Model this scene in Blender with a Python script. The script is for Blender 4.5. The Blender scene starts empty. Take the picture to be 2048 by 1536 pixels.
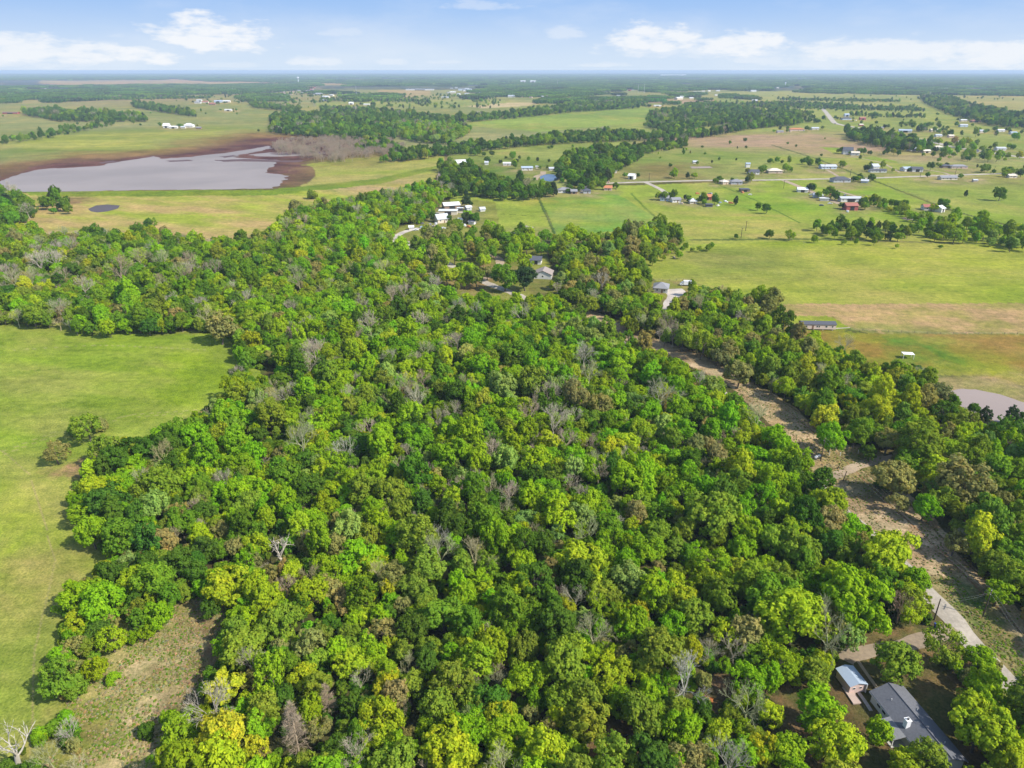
import bpy, math, random
import numpy as np
from mathutils import Vector, Matrix
R = math.radians
random.seed(7); RNG = np.random.default_rng(7)
sc = bpy.context.scene; COL = sc.collection

# ---------------------------------------------------------------- camera
HAZE = 7.0e-5; CAM_H = 120.0; F_PX = 1409.0; PITCH = R(24.0)          # photograph is 2048 x 1536
CP, SP = math.cos(PITCH), math.sin(PITCH)
cd = bpy.data.cameras.new('camera'); cam = bpy.data.objects.new('camera', cd); COL.objects.link(cam)
cd.sensor_width = 36.0; cd.lens = 36.0 * F_PX / 2048.0; cd.clip_start = 1.0; cd.clip_end = 90000.0
cam.location = (0, 0, CAM_H); cam.rotation_euler = (R(90) - PITCH, 0, 0); sc.camera = cam

# ---------------------------------------------------------------- sky, sun, exposure
SUN_EL = R(43.0); SUN_AZ = math.atan2(0.90, -0.44)     # from the right, a little behind the camera
sdir = Vector((math.cos(SUN_EL) * math.sin(SUN_AZ), math.cos(SUN_EL) * math.cos(SUN_AZ), math.sin(SUN_EL)))
sl = bpy.data.lights.new('sun', 'SUN'); sl.energy = 4.3; sl.angle = R(1.2); sl.color = (1.0, 0.95, 0.86)
so = bpy.data.objects.new('sun', sl); COL.objects.link(so); so.rotation_euler = sdir.to_track_quat('Z', 'Y').to_euler()
vs = sc.view_settings; vs.view_transform = 'Standard'; vs.look = 'None'; vs.exposure = 0.62; vs.gamma = 1.0
sc.cycles.use_denoising = True; sc.cycles.max_bounces = 6; sc.cycles.diffuse_bounces = 4; sc.cycles.volume_bounces = 0
sc.cycles.transparent_max_bounces = 4; sc.cycles.caustics_reflective = False; sc.cycles.caustics_refractive = False
sc.cycles.sample_clamp_indirect = 4.0

def N(nt, kind, **kw):
    n = nt.nodes.new(kind)
    for k, v in kw.items():
        if hasattr(n, k): setattr(n, k, v)
        else: n.inputs[k.replace('_', ' ')].default_value = v
    return n
def M2(nt, op, a, b=None, clamp=False):
    n = nt.nodes.new('ShaderNodeMath'); n.operation = op; n.use_clamp = clamp
    for i, v in enumerate((a, b)):
        if v is None: continue
        if isinstance(v, (int, float)): n.inputs[i].default_value = v
        else: nt.links.new(v, n.inputs[i])
    return n.outputs[0]
def smooth(nt, v, a, b):
    n = nt.nodes.new('ShaderNodeMapRange'); n.interpolation_type = 'SMOOTHSTEP'
    nt.links.new(v, n.inputs[0]); n.inputs[1].default_value = a; n.inputs[2].default_value = b
    return n.outputs[0]
def mixc(nt, f, a, b, mode='MIX'):
    n = nt.nodes.new('ShaderNodeMix'); n.data_type = 'RGBA'; n.blend_type = mode
    for i, v in ((0, f), (6, a), (7, b)):
        if isinstance(v, (int, float)): n.inputs[i].default_value = v
        elif isinstance(v, (tuple, list)): n.inputs[i].default_value = (*v, 1) if len(v) == 3 else v
        else: nt.links.new(v, n.inputs[i])
    return n.outputs[2]

def pix_dir(px, py):
    x = (px - 1024) / F_PX; y = (768 - py) / F_PX
    return x, CP + y * SP, -SP + y * CP
def at(px, py, z=0.0):
    x, y, dz = pix_dir(px, py); t = (z - CAM_H) / dz
    return Vector((x * t, y * t, z))
def to_pix(X, Y, Z):
    dz = Z - CAM_H; zc = Y * CP - dz * SP; yc = Y * SP + dz * CP
    return 1024 + F_PX * X / zc, 768 - F_PX * yc / zc

world = bpy.data.worlds.new('World'); sc.world = world; world.use_nodes = True
wt = world.node_tree; wt.nodes.clear()
SKY_ST = 0.15
sky = wt.nodes.new('ShaderNodeTexSky'); sky.sky_type = 'NISHITA'; sky.sun_disc = False
sky.sun_elevation = SUN_EL; sky.sun_rotation = SUN_AZ; sky.altitude = 100; sky.air_density = 1.0; sky.dust_density = 0.6; sky.ozone_density = 1.5
tc = wt.nodes.new('ShaderNodeTexCoord'); sep = wt.nodes.new('ShaderNodeSeparateXYZ'); wt.links.new(tc.outputs['Generated'], sep.inputs[0])
az = M2(wt, 'ARCTAN2', sep.outputs[0], sep.outputs[1]); el = M2(wt, 'ARCSINE', sep.outputs[2])
comb = wt.nodes.new('ShaderNodeCombineXYZ'); wt.links.new(az, comb.inputs[0]); wt.links.new(M2(wt, 'MULTIPLY', el, 3.2), comb.inputs[1])
n1 = N(wt, 'ShaderNodeTexNoise', Scale=22.0, Detail=9.0, Roughness=0.62); wt.links.new(comb.outputs[0], n1.inputs['Vector'])
n2 = N(wt, 'ShaderNodeTexNoise', Scale=5.0, Detail=6.0, Roughness=0.55); wt.links.new(comb.outputs[0], n2.inputs['Vector'])
nz = M2(wt, 'SUBTRACT', n1.outputs[0], 0.5)
# clouds: (px, py of centre, half width, height above flat base, strength)
CLOUDS = [(425, 62, 100, 34, 1.0), (425, 78, 60, 14, .5), (100, 98, 105, 30, .9), (20, 95, 60, 26, .8), (295, 108, 50, 18, 1.0), (60, 120, 110, 16, .5), (215, 98, 40, 12, .5), (670, 62, 50, 10, .35),
          (620, 118, 34, 12, .6), (660, 120, 24, 10, .5), (790, 122, 40, 8, .4), (1310, 72, 95, 30, .95), (1130, 62, 40, 14, .4), (1490, 85, 85, 26, .95), (1360, 95, 120, 18, .5),
          (1770, 95, 150, 26, .8), (1960, 100, 110, 24, .85), (1690, 90, 60, 16, .6), (1500, 118, 40, 8, .45), (1640, 110, 150, 22, .4), (1900, 118, 180, 22, .4), (960, 8, 90, 10, .35), (1200, 128, 50, 6, .4),
          (880, 122, 40, 5, .3), (240, 70, 26, 5, .25), (470, 128, 60, 6, .25), (2100, 110, 120, 26, .8), (-120, 105, 130, 30, .8)]
cmask = None
for (px, py, rx, ry, s) in CLOUDS:
    d = Vector(pix_dir(px, py + ry * .45)).normalized(); a0 = math.atan2(d.x, d.y); e0 = math.asin(d.z)
    u = M2(wt, 'DIVIDE', M2(wt, 'SUBTRACT', az, a0), rx * 1.15 / F_PX)
    v = M2(wt, 'DIVIDE', M2(wt, 'SUBTRACT', el, e0), ry * 1.15 / F_PX)
    vn = M2(wt, 'MULTIPLY', M2(wt, 'MINIMUM', v, 0.0), 1.7); v = M2(wt, 'ADD', M2(wt, 'MAXIMUM', v, 0.0), vn)
    r = M2(wt, 'ADD', M2(wt, 'MULTIPLY', u, u), M2(wt, 'MULTIPLY', v, v))
    r = M2(wt, 'SUBTRACT', r, M2(wt, 'MULTIPLY', nz, 4.2))
    m = M2(wt, 'MULTIPLY', smooth(wt, r, 1.1, -0.05), s)
    cmask = m if cmask is None else M2(wt, 'MAXIMUM', cmask, m)
thin = M2(wt, 'MULTIPLY', smooth(wt, n2.outputs[0], 0.42, 0.75), 0.30)
cmask = M2(wt, 'MAXIMUM', cmask, thin)
# blue of the clear spring sky: higher saturation than the plain model, all directions alike
skyc = mixc(wt, 1.0, sky.outputs[0], (1.0, 1.0, 1.02), 'MULTIPLY')
low = mixc(wt, smooth(wt, el, R(0.3), R(5.2)), (2.85, 3.4, 4.1), (1.5, 2.42, 4.0))
skyc = mixc(wt, smooth(wt, el, R(28), R(9)), skyc, low)
skyc = mixc(wt, M2(wt, 'MULTIPLY', cmask, .92), skyc, (4.05, 4.15, 4.3))
bg = wt.nodes.new('ShaderNodeBackground'); wt.links.new(skyc, bg.inputs[0]); bg.inputs[1].default_value = SKY_ST
wo = wt.nodes.new('ShaderNodeOutputWorld'); wt.links.new(bg.outputs[0], wo.inputs[0])
world.cycles.sampling_method = 'MANUAL'; world.cycles.sample_map_resolution = 512

# ---------------------------------------------------------------- helpers
def lin(c): return np.where(np.asarray(c, float) <= 10.3, np.asarray(c, float) / 3294.6, ((np.asarray(c, float) / 255 + .055) / 1.055) ** 2.4)
ALB = 0.64
def alb(r, g, b): return lin((r, g, b)) * ALB
def tag(o, label=None, cat=None, group=None, kind=None):
    for k, v in (('label', label), ('category', cat), ('group', group), ('kind', kind)):
        if v: o[k] = v
    return o
def mesh_np(name, V, Q, mats=(), midx=None, smooth_=False):
    me = bpy.data.meshes.new(name); V = np.asarray(V, np.float32); Q = np.asarray(Q, np.int32); k = Q.shape[1]
    me.vertices.add(len(V)); me.vertices.foreach_set('co', V.ravel())
    me.loops.add(Q.size); me.loops.foreach_set('vertex_index', Q.ravel())
    me.polygons.add(len(Q)); me.polygons.foreach_set('loop_start', np.arange(0, Q.size, k, dtype=np.int32))
    for m in mats: me.materials.append(m)
    if midx is not None: me.polygons.foreach_set('material_index', np.asarray(midx, np.int32))
    me.update(calc_edges=True)
    if smooth_: me.polygons.foreach_set('use_smooth', np.ones(len(Q), bool))
    return me
def obj(name, me, parent=None, loc=None, rz=0.0):
    o = bpy.data.objects.new(name, me); COL.objects.link(o)
    if loc is not None: o.location = loc
    o.rotation_euler = (0, 0, rz)
    if parent: o.parent = parent
    return o
def empty(name, loc, rz=0.0):
    o = bpy.data.objects.new(name, None); COL.objects.link(o); o.location = loc; o.rotation_euler = (0, 0, rz); o.empty_display_size = 1; return o
class MB:
    def __init__(s): s.v = []; s.f = []
    def box(s, x0, x1, y0, y1, z0, z1):
        b = len(s.v); s.v += [(x0, y0, z0), (x1, y0, z0), (x1, y1, z0), (x0, y1, z0), (x0, y0, z1), (x1, y0, z1), (x1, y1, z1), (x0, y1, z1)]
        s.f += [(b + a, b + c, b + d, b + e) for a, c, d, e in ((0, 3, 2, 1), (4, 5, 6, 7), (0, 1, 5, 4), (1, 2, 6, 5), (2, 3, 7, 6), (3, 0, 4, 7))]; return s
    def poly(s, pts): b = len(s.v); s.v += [tuple(p) for p in pts]; s.f.append(tuple(range(b, b + len(pts)))); return s
    def tube(s, p, q, r0, r1, n=6):
        p = Vector(p); q = Vector(q); d = (q - p).normalized(); a = d.orthogonal().normalized(); c = d.cross(a); b = len(s.v)
        for (o, r) in ((p, r0), (q, r1)):
            for i in range(n):
                t = 2 * math.pi * i / n; s.v.append(tuple(o + a * (r * math.cos(t)) + c * (r * math.sin(t))))
        for i in range(n): j = (i + 1) % n; s.f.append((b + i, b + j, b + n + j, b + n + i))
        s.f.append(tuple(range(b + n, b + 2 * n))); s.f.append(tuple(reversed(range(b, b + n)))); return s
    def lathe(s, prof, n=20, c=(0, 0)):
        b = len(s.v)
        for (r, z) in prof:
            for i in range(n): t = 2 * math.pi * i / n; s.v.append((c[0] + r * math.cos(t), c[1] + r * math.sin(t), z))
        for k in range(len(prof) - 1):
            for i in range(n): j = (i + 1) % n; s.f.append((b + k * n + i, b + k * n + j, b + (k + 1) * n + j, b + (k + 1) * n + i))
        return s
    def mesh(s, name, mat):
        me = bpy.data.meshes.new(name); me.from_pydata(s.v, [], s.f); me.materials.append(mat); me.update(); return me
    def build(s, name, mat, parent=None, loc=None, rz=0.0): return obj(name, s.mesh(name, mat), parent, loc, rz)
_mats = {}
def mat(name, col, rough=0.8, noise=0.15, scale=0.6, metal=0.0, spec=0.3):
    if name in _mats: return _mats[name]
    m = bpy.data.materials.new(name); m.use_nodes = True; nt = m.node_tree; b = nt.nodes['Principled BSDF']
    g = N(nt, 'ShaderNodeTexCoord'); n = N(nt, 'ShaderNodeTexNoise', Scale=scale, Detail=6.0); nt.links.new(g.outputs['Object'], n.inputs['Vector'])
    c = mixc(nt, n.outputs[0], tuple(x * (1 - noise) for x in col), tuple(min(.95, x * (1 + noise)) for x in col)); nt.links.new(c, b.inputs['Base Color'])
    b.inputs['Roughness'].default_value = rough; b.inputs['Metallic'].default_value = metal; b.inputs['Specular IOR Level'].default_value = spec
    _mats[name] = m; return m

# value noise in numpy
def _h(ix, iy, s): 
    n = (ix.astype(np.int64) * 374761393 + iy.astype(np.int64) * 668265263 + s * 974634777) & 0xffffffff
    n = ((n ^ (n >> 13)) * 1274126177) & 0xffffffff; return ((n ^ (n >> 16)) & 0xffff) / 65535.0
def vnoise(x, y, s=0):
    ix = np.floor(x); iy = np.floor(y); fx = x - ix; fy = y - iy; fx = fx * fx * (3 - 2 * fx); fy = fy * fy * (3 - 2 * fy)
    a = _h(ix, iy, s); b = _h(ix + 1, iy, s); c = _h(ix, iy + 1, s); d = _h(ix + 1, iy + 1, s)
    return (a * (1 - fx) + b * fx) * (1 - fy) + (c * (1 - fx) + d * fx) * fy
def fbm(x, y, s=0, o=4):
    t = np.zeros_like(x); a = .5; n = 0
    for i in range(o): t += a * vnoise(x, y, s + i * 17); n += a; a *= .55; x = x * 2.03 + 11.3; y = y * 2.03 + 5.7
    return t / n
def inside(poly, px, py):
    p = np.asarray(poly, float); r = np.zeros(px.shape, bool)
    bb = (px >= p[:, 0].min()) & (px <= p[:, 0].max()) & (py >= p[:, 1].min()) & (py <= p[:, 1].max())
    if not bb.any(): return r
    x = px[bb]; y = py[bb]; q = np.zeros(x.shape, bool)
    for i in range(len(p)):
        x1, y1 = p[i - 1]; x2, y2 = p[i]
        if y1 == y2: continue
        q ^= ((y1 > y) != (y2 > y)) & (x < (x2 - x1) * (y - y1) / (y2 - y1) + x1)
    r[bb] = q; return r

# ---------------------------------------------------------------- where land of each kind lies, traced on the photograph and laid out on the ground
WOOD = [  # closed woods: (polygon, spacing m, mean crown m, palette)
 ([(-400, 440), (60, 452), (95, 470), (180, 466), (250, 472), (300, 452), (345, 475), (420, 484), (500, 478), (545, 462), (575, 430), (640, 412), (720, 396), (800, 382), (868, 370), (905, 378), (890, 402), (860, 425), (830, 452), (800, 470),
   (780, 495), (790, 540), (900, 590), (1000, 600), (1050, 608), (1095, 590), (1130, 612), (1190, 646), (1255, 688), (1350, 733), (1425, 772), (1476, 805), (1532, 856), (1575, 905), (1628, 950), (1692, 1010), (1752, 1072), (1822, 1140), (1862, 1205),
   (1868, 1245), (1800, 1262), (1700, 1282), (1650, 1330), (1560, 1370), (1530, 1450), (1600, 1540), (1660, 1680), (300, 1680), (290, 1536), (350, 1440), (400, 1400), (425, 1330), (445, 1260), (450, 1200), (380, 1195), (300, 1240), (250, 1285),
   (200, 1330), (130, 1390), (95, 1370), (105, 1300), (140, 1220), (165, 1160), (215, 1120), (200, 1085), (150, 1040), (140, 985), (175, 935), (215, 900), (300, 875), (370, 845), (420, 812), (460, 775), (478, 740), (480, 705),
   (460, 665), (400, 652), (330, 655), (270, 658), (150, 655), (60, 638), (-400, 628)], 4.6, 7.6, 'main'),
 ([(1290, 560), (1330, 590), (1400, 575), (1470, 595), (1540, 600), (1570, 640), (1590, 665), (1660, 700), (1740, 730), (1800, 728), (1860, 745), (1882, 772), (1892, 806), (1930, 836), (1990, 856), (2060, 866), (2400, 890), (2400, 1500), (2140, 1310), (2066, 1225), (1984, 1140),
   (1930, 1075), (1896, 1025), (1842, 975), (1795, 928), (1792, 896), (1710, 878), (1650, 850), (1600, 806), (1528, 762), (1446, 718), (1398, 698), (1335, 678), (1240, 640), (1180, 615), (1120, 590), (1100, 570), (1130, 545), (1200, 545), (1270, 570)], 5.2, 8.2, 'right'),
 ([(1090, 500), (1180, 490), (1240, 462), (1300, 445), (1350, 455), (1370, 480), (1330, 500), (1290, 515), (1280, 560), (1250, 575), (1180, 560), (1130, 545), (1100, 560), (1075, 575), (1100, 520)], 7.0, 8.5, 'right'),
 ([(1090, 592), (1180, 640), (1250, 672), (1335, 718), (1415, 762), (1470, 810), (1535, 876), (1582, 925), (1620, 958), (1676, 1015), (1745, 1070), (1815, 1132), (1835, 1155), (1815, 1140), (1740, 1075), (1680, 1020), (1600, 950), (1530, 880), (1480, 825), (1420, 775), (1340, 730), (1240, 690), (1150, 640), (1080, 605)], 5.5, 7.5, 'right'),
 ([(1950, 1300), (2060, 1360), (2500, 1420), (2500, 1700), (1960, 1700), (1945, 1520), (1900, 1440), (1870, 1380), (1880, 1330)], 8.5, 10.5, 'right'),
 ([(-200, 385), (0, 378), (50, 395), (70, 425), (50, 440), (-200, 445)], 8, 11, 'dark'),
 ([(1480, 1560), (1690, 1570), (1800, 1590), (1960, 1700), (1480, 1700)], 8, 10, 'right'),
 ([(20, 1520), (60, 1460), (140, 1440), (180, 1540), (160, 1700), (-50, 1700)], 5, 5.5, 'edge'),
]
SPARSE = [  # gardens and scattered trees: (polygon, spacing, crown, palette, chance)
 ([(790, 495), (850, 440), (880, 455), (1000, 465), (1150, 480), (1130, 520), (1100, 545), (1080, 530), (1020, 540), (960, 560), (900, 585), (800, 545)], 8.5, 9.0, 'yard', .62),
 ([(880, 470), (1010, 462), (1200, 478), (1200, 500), (1010, 500), (880, 500)], 8.5, 9.0, 'yard', .5),
 ([(1290, 505), (1330, 490), (1400, 476), (1440, 484), (1390, 498), (1300, 522)], 7, 5, 'yard', .5),
 ([(1690, 1300), (1760, 1290), (1850, 1300), (1900, 1330), (1840, 1350), (1760, 1350)], 9, 10, 'right', .2),
]
BELTS = [  # middle-distance belts of trees: (polygon, spacing, crown, palette, chance)
 ([(880, 330), (920, 328), (960, 345), (1010, 360), (1080, 372), (1110, 375), (1110, 388), (1050, 392), (960, 392), (900, 396), (870, 372), (878, 350)], 7.5, 9, 'dark', .9),
 ([(1125, 318), (1180, 298), (1270, 290), (1290, 300), (1280, 318), (1245, 330), (1230, 345), (1215, 360), (1180, 372), (1140, 366), (1110, 350)], 8, 10, 'dark', .95),
 ([(1270, 292), (1370, 281), (1372, 290), (1280, 304)], 8, 10, 'dark', .9),
 ([(895, 300), (1000, 285), (1100, 272), (1200, 262), (1300, 268), (1420, 262), (1500, 242), (1600, 232), (1600, 246), (1500, 255), (1420, 270), (1300, 276), (1150, 282), (1050, 288), (960, 298), (900, 306)], 8.5, 10, 'dark', .95),
 ([(750, 320), (800, 300), (890, 296), (960, 284), (960, 300), (900, 306), (800, 318)], 9, 10, 'dark', .95),
 ([(540, 232), (600, 228), (690, 236), (700, 244), (780, 248), (800, 256), (790, 276), (740, 286), (650, 272), (570, 266), (540, 262)], 9, 11, 'dark', .95),
 ([(700, 288), (760, 282), (800, 290), (790, 300), (720, 300)], 9, 9, 'dark', .9),
 ([(785, 250), (830, 246), (935, 250), (940, 262), (900, 284), (830, 280), (790, 268)], 9, 10, 'main', .95),
 ([(640, 215), (760, 220), (900, 235), (1050, 222), (1150, 208), (1270, 200), (1280, 214), (1150, 222), (1050, 232), (880, 246), (760, 250), (650, 236)], 12, 11, 'dark', .8),
 ([(1300, 225), (1420, 205), (1480, 212), (1540, 225), (1600, 222), (1600, 238), (1500, 242), (1420, 250), (1330, 262), (1290, 250)], 10, 10, 'dark', .85),
 ([(45, 222), (80, 220), (290, 232), (296, 240), (120, 240), (50, 228)], 11, 12, 'dark', .95),
 ([(262, 206), (300, 208), (390, 224), (392, 232), (340, 224), (270, 214)], 11, 11, 'dark', .9),
 ([(0, 278), (110, 262), (225, 242), (228, 247), (110, 270), (0, 284)], 14, 9, 'dark', .75),
 ([(495, 205), (600, 215), (600, 222), (510, 214)], 12, 11, 'dark', .9),
 ([(1690, 262), (1760, 268), (1820, 280), (1860, 290), (1860, 300), (1780, 296), (1700, 275)], 9, 11, 'dark', .9),
 ([(1625, 444), (1700, 440), (1780, 445), (1830, 452), (1830, 470), (1780, 474), (1690, 468), (1625, 458)], 8, 7, 'dark', .85),
 ([(1760, 400), (1830, 402), (1830, 408), (1760, 408)], 9, 6, 'dark', .85),
 ([(1735, 390), (1780, 400), (1830, 422), (1890, 440), (1890, 447), (1820, 432), (1770, 412), (1730, 398)], 6, 6, 'main', .8),
 ([(1830, 455), (1880, 440), (1960, 430), (2060, 455), (2060, 500), (1980, 486), (1880, 474)], 9, 8, 'main', .65),
 ([(1390, 484), (1500, 476), (1620, 472), (1980, 482), (2048, 492), (1900, 487), (1600, 479), (1400, 490)], 9, 4, 'yard', .35),
 ([(1840, 190), (1900, 195), (1960, 215), (2060, 232), (2060, 255), (1980, 248), (1900, 226), (1850, 205)], 11, 12, 'dark', .95),
 ([(1480, 206), (1600, 204), (1720, 212), (1850, 216), (1850, 221), (1700, 218), (1480, 212)], 12, 9, 'dark', .6),
 ([(1536, 216), (1610, 224), (1630, 236), (1540, 232)], 12, 10, 'dark', .6),
 ([(1850, 285), (1960, 262), (2060, 270), (2060, 310), (1980, 320), (1900, 312)], 13, 9, 'main', .38),
 ([(1800, 240), (1900, 252), (2060, 262), (2060, 272), (1900, 268), (1800, 252)], 13, 8, 'dark', .45),
 ([(1870, 300), (2060, 318), (2060, 350), (1880, 318)], 15, 8, 'dark', .22),
 ([(90, 392), (135, 392), (135, 418), (70, 418)], 9, 10, 'dark', .7),
 ([(1385, 238), (1420, 262), (1440, 330), (1330, 330), (1300, 290)], 20, 4, 'yard', .08),
 ([(1420, 262), (1960, 280), (1960, 335), (1420, 320)], 26, 5, 'dark', .13),
 ([(950, 300), (1500, 262), (1500, 330), (950, 360)], 30, 5, 'dark', .1),
 ([(300, 180), (1000, 190), (1000, 215), (640, 215), (300, 200)], 20, 10, 'dark', .16),
 ([(1450, 190), (2060, 190), (2060, 245), (1450, 245)], 26, 8, 'dark', .07),
 ([(0, 210), (640, 215), (540, 262), (0, 290)], 34, 8, 'dark', .05),
 ([(1200, 206), (1300, 210), (1300, 212), (1200, 209)], 12, 8, 'dark', .6),
 ([(1480, 232), (1640, 240), (1640, 243), (1480, 236)], 12, 8, 'dark', .6),
 ([(1700, 226), (1850, 232), (1850, 235), (1700, 230)], 12, 8, 'dark', .6),
 ([(1760, 300), (1900, 308), (1900, 311), (1760, 304)], 12, 8, 'dark', .6),
 ([(1540, 318), (1640, 322), (1640, 325), (1540, 322)], 12, 8, 'dark', .6),
 ([(640, 196), (860, 200), (860, 203), (640, 200)], 12, 8, 'dark', .6),
 ([(560, 224), (660, 226), (660, 229), (560, 228)], 12, 8, 'dark', .6),
 ([(930, 300), (1120, 318), (1120, 321), (930, 304)], 12, 8, 'dark', .6),
 ([(1340, 345), (1420, 347), (1420, 350), (1340, 349)], 12, 8, 'dark', .6),
 ([(1960, 335), (2060, 338), (2060, 342), (1960, 339)], 12, 8, 'dark', .6),
 ([(150, 196), (420, 192), (420, 195), (150, 200)], 12, 8, 'dark', .6),
 ([(1560, 196), (1800, 200), (1800, 203), (1560, 199)], 12, 8, 'dark', .6),
 ([(1930, 380), (2060, 395), (2060, 399), (1930, 384)], 12, 8, 'dark', .6),
 ([(1470, 398), (1560, 420), (1558, 424), (1468, 402)], 12, 8, 'dark', .6),
]
FAR_WOODS = [  # woods past three kilometres: (polygon, chance)
 ([(-300, 143), (2400, 143), (2400, 157), (-300, 157)], .97),
 ([(-300, 157), (700, 160), (700, 166), (560, 165), (330, 159), (80, 160), (-300, 166)], .8),
 ([(-300, 178), (100, 172), (300, 170), (520, 168), (640, 170), (600, 178), (512, 184), (330, 190), (220, 197), (100, 203), (-300, 206)], .8),
 ([(700, 160), (1000, 158), (1400, 160), (2400, 156), (2400, 186), (2048, 190), (1750, 186), (1480, 182), (1440, 196), (1350, 205), (1250, 200), (1090, 204), (1060, 196), (900, 196), (860, 188), (1000, 178), (880, 172), (700, 172)], .72),
 ([(1080, 196), (1200, 190), (1500, 192), (1530, 205), (1440, 214), (1300, 206), (1150, 208)], .6),
 ([(680, 190), (780, 186), (800, 198), (740, 202), (690, 198)], .75),
 ([(490, 188), (560, 190), (590, 204), (500, 206)], .7),
 ([(610, 182), (700, 184), (700, 190), (610, 190)], .5),
]
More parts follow.
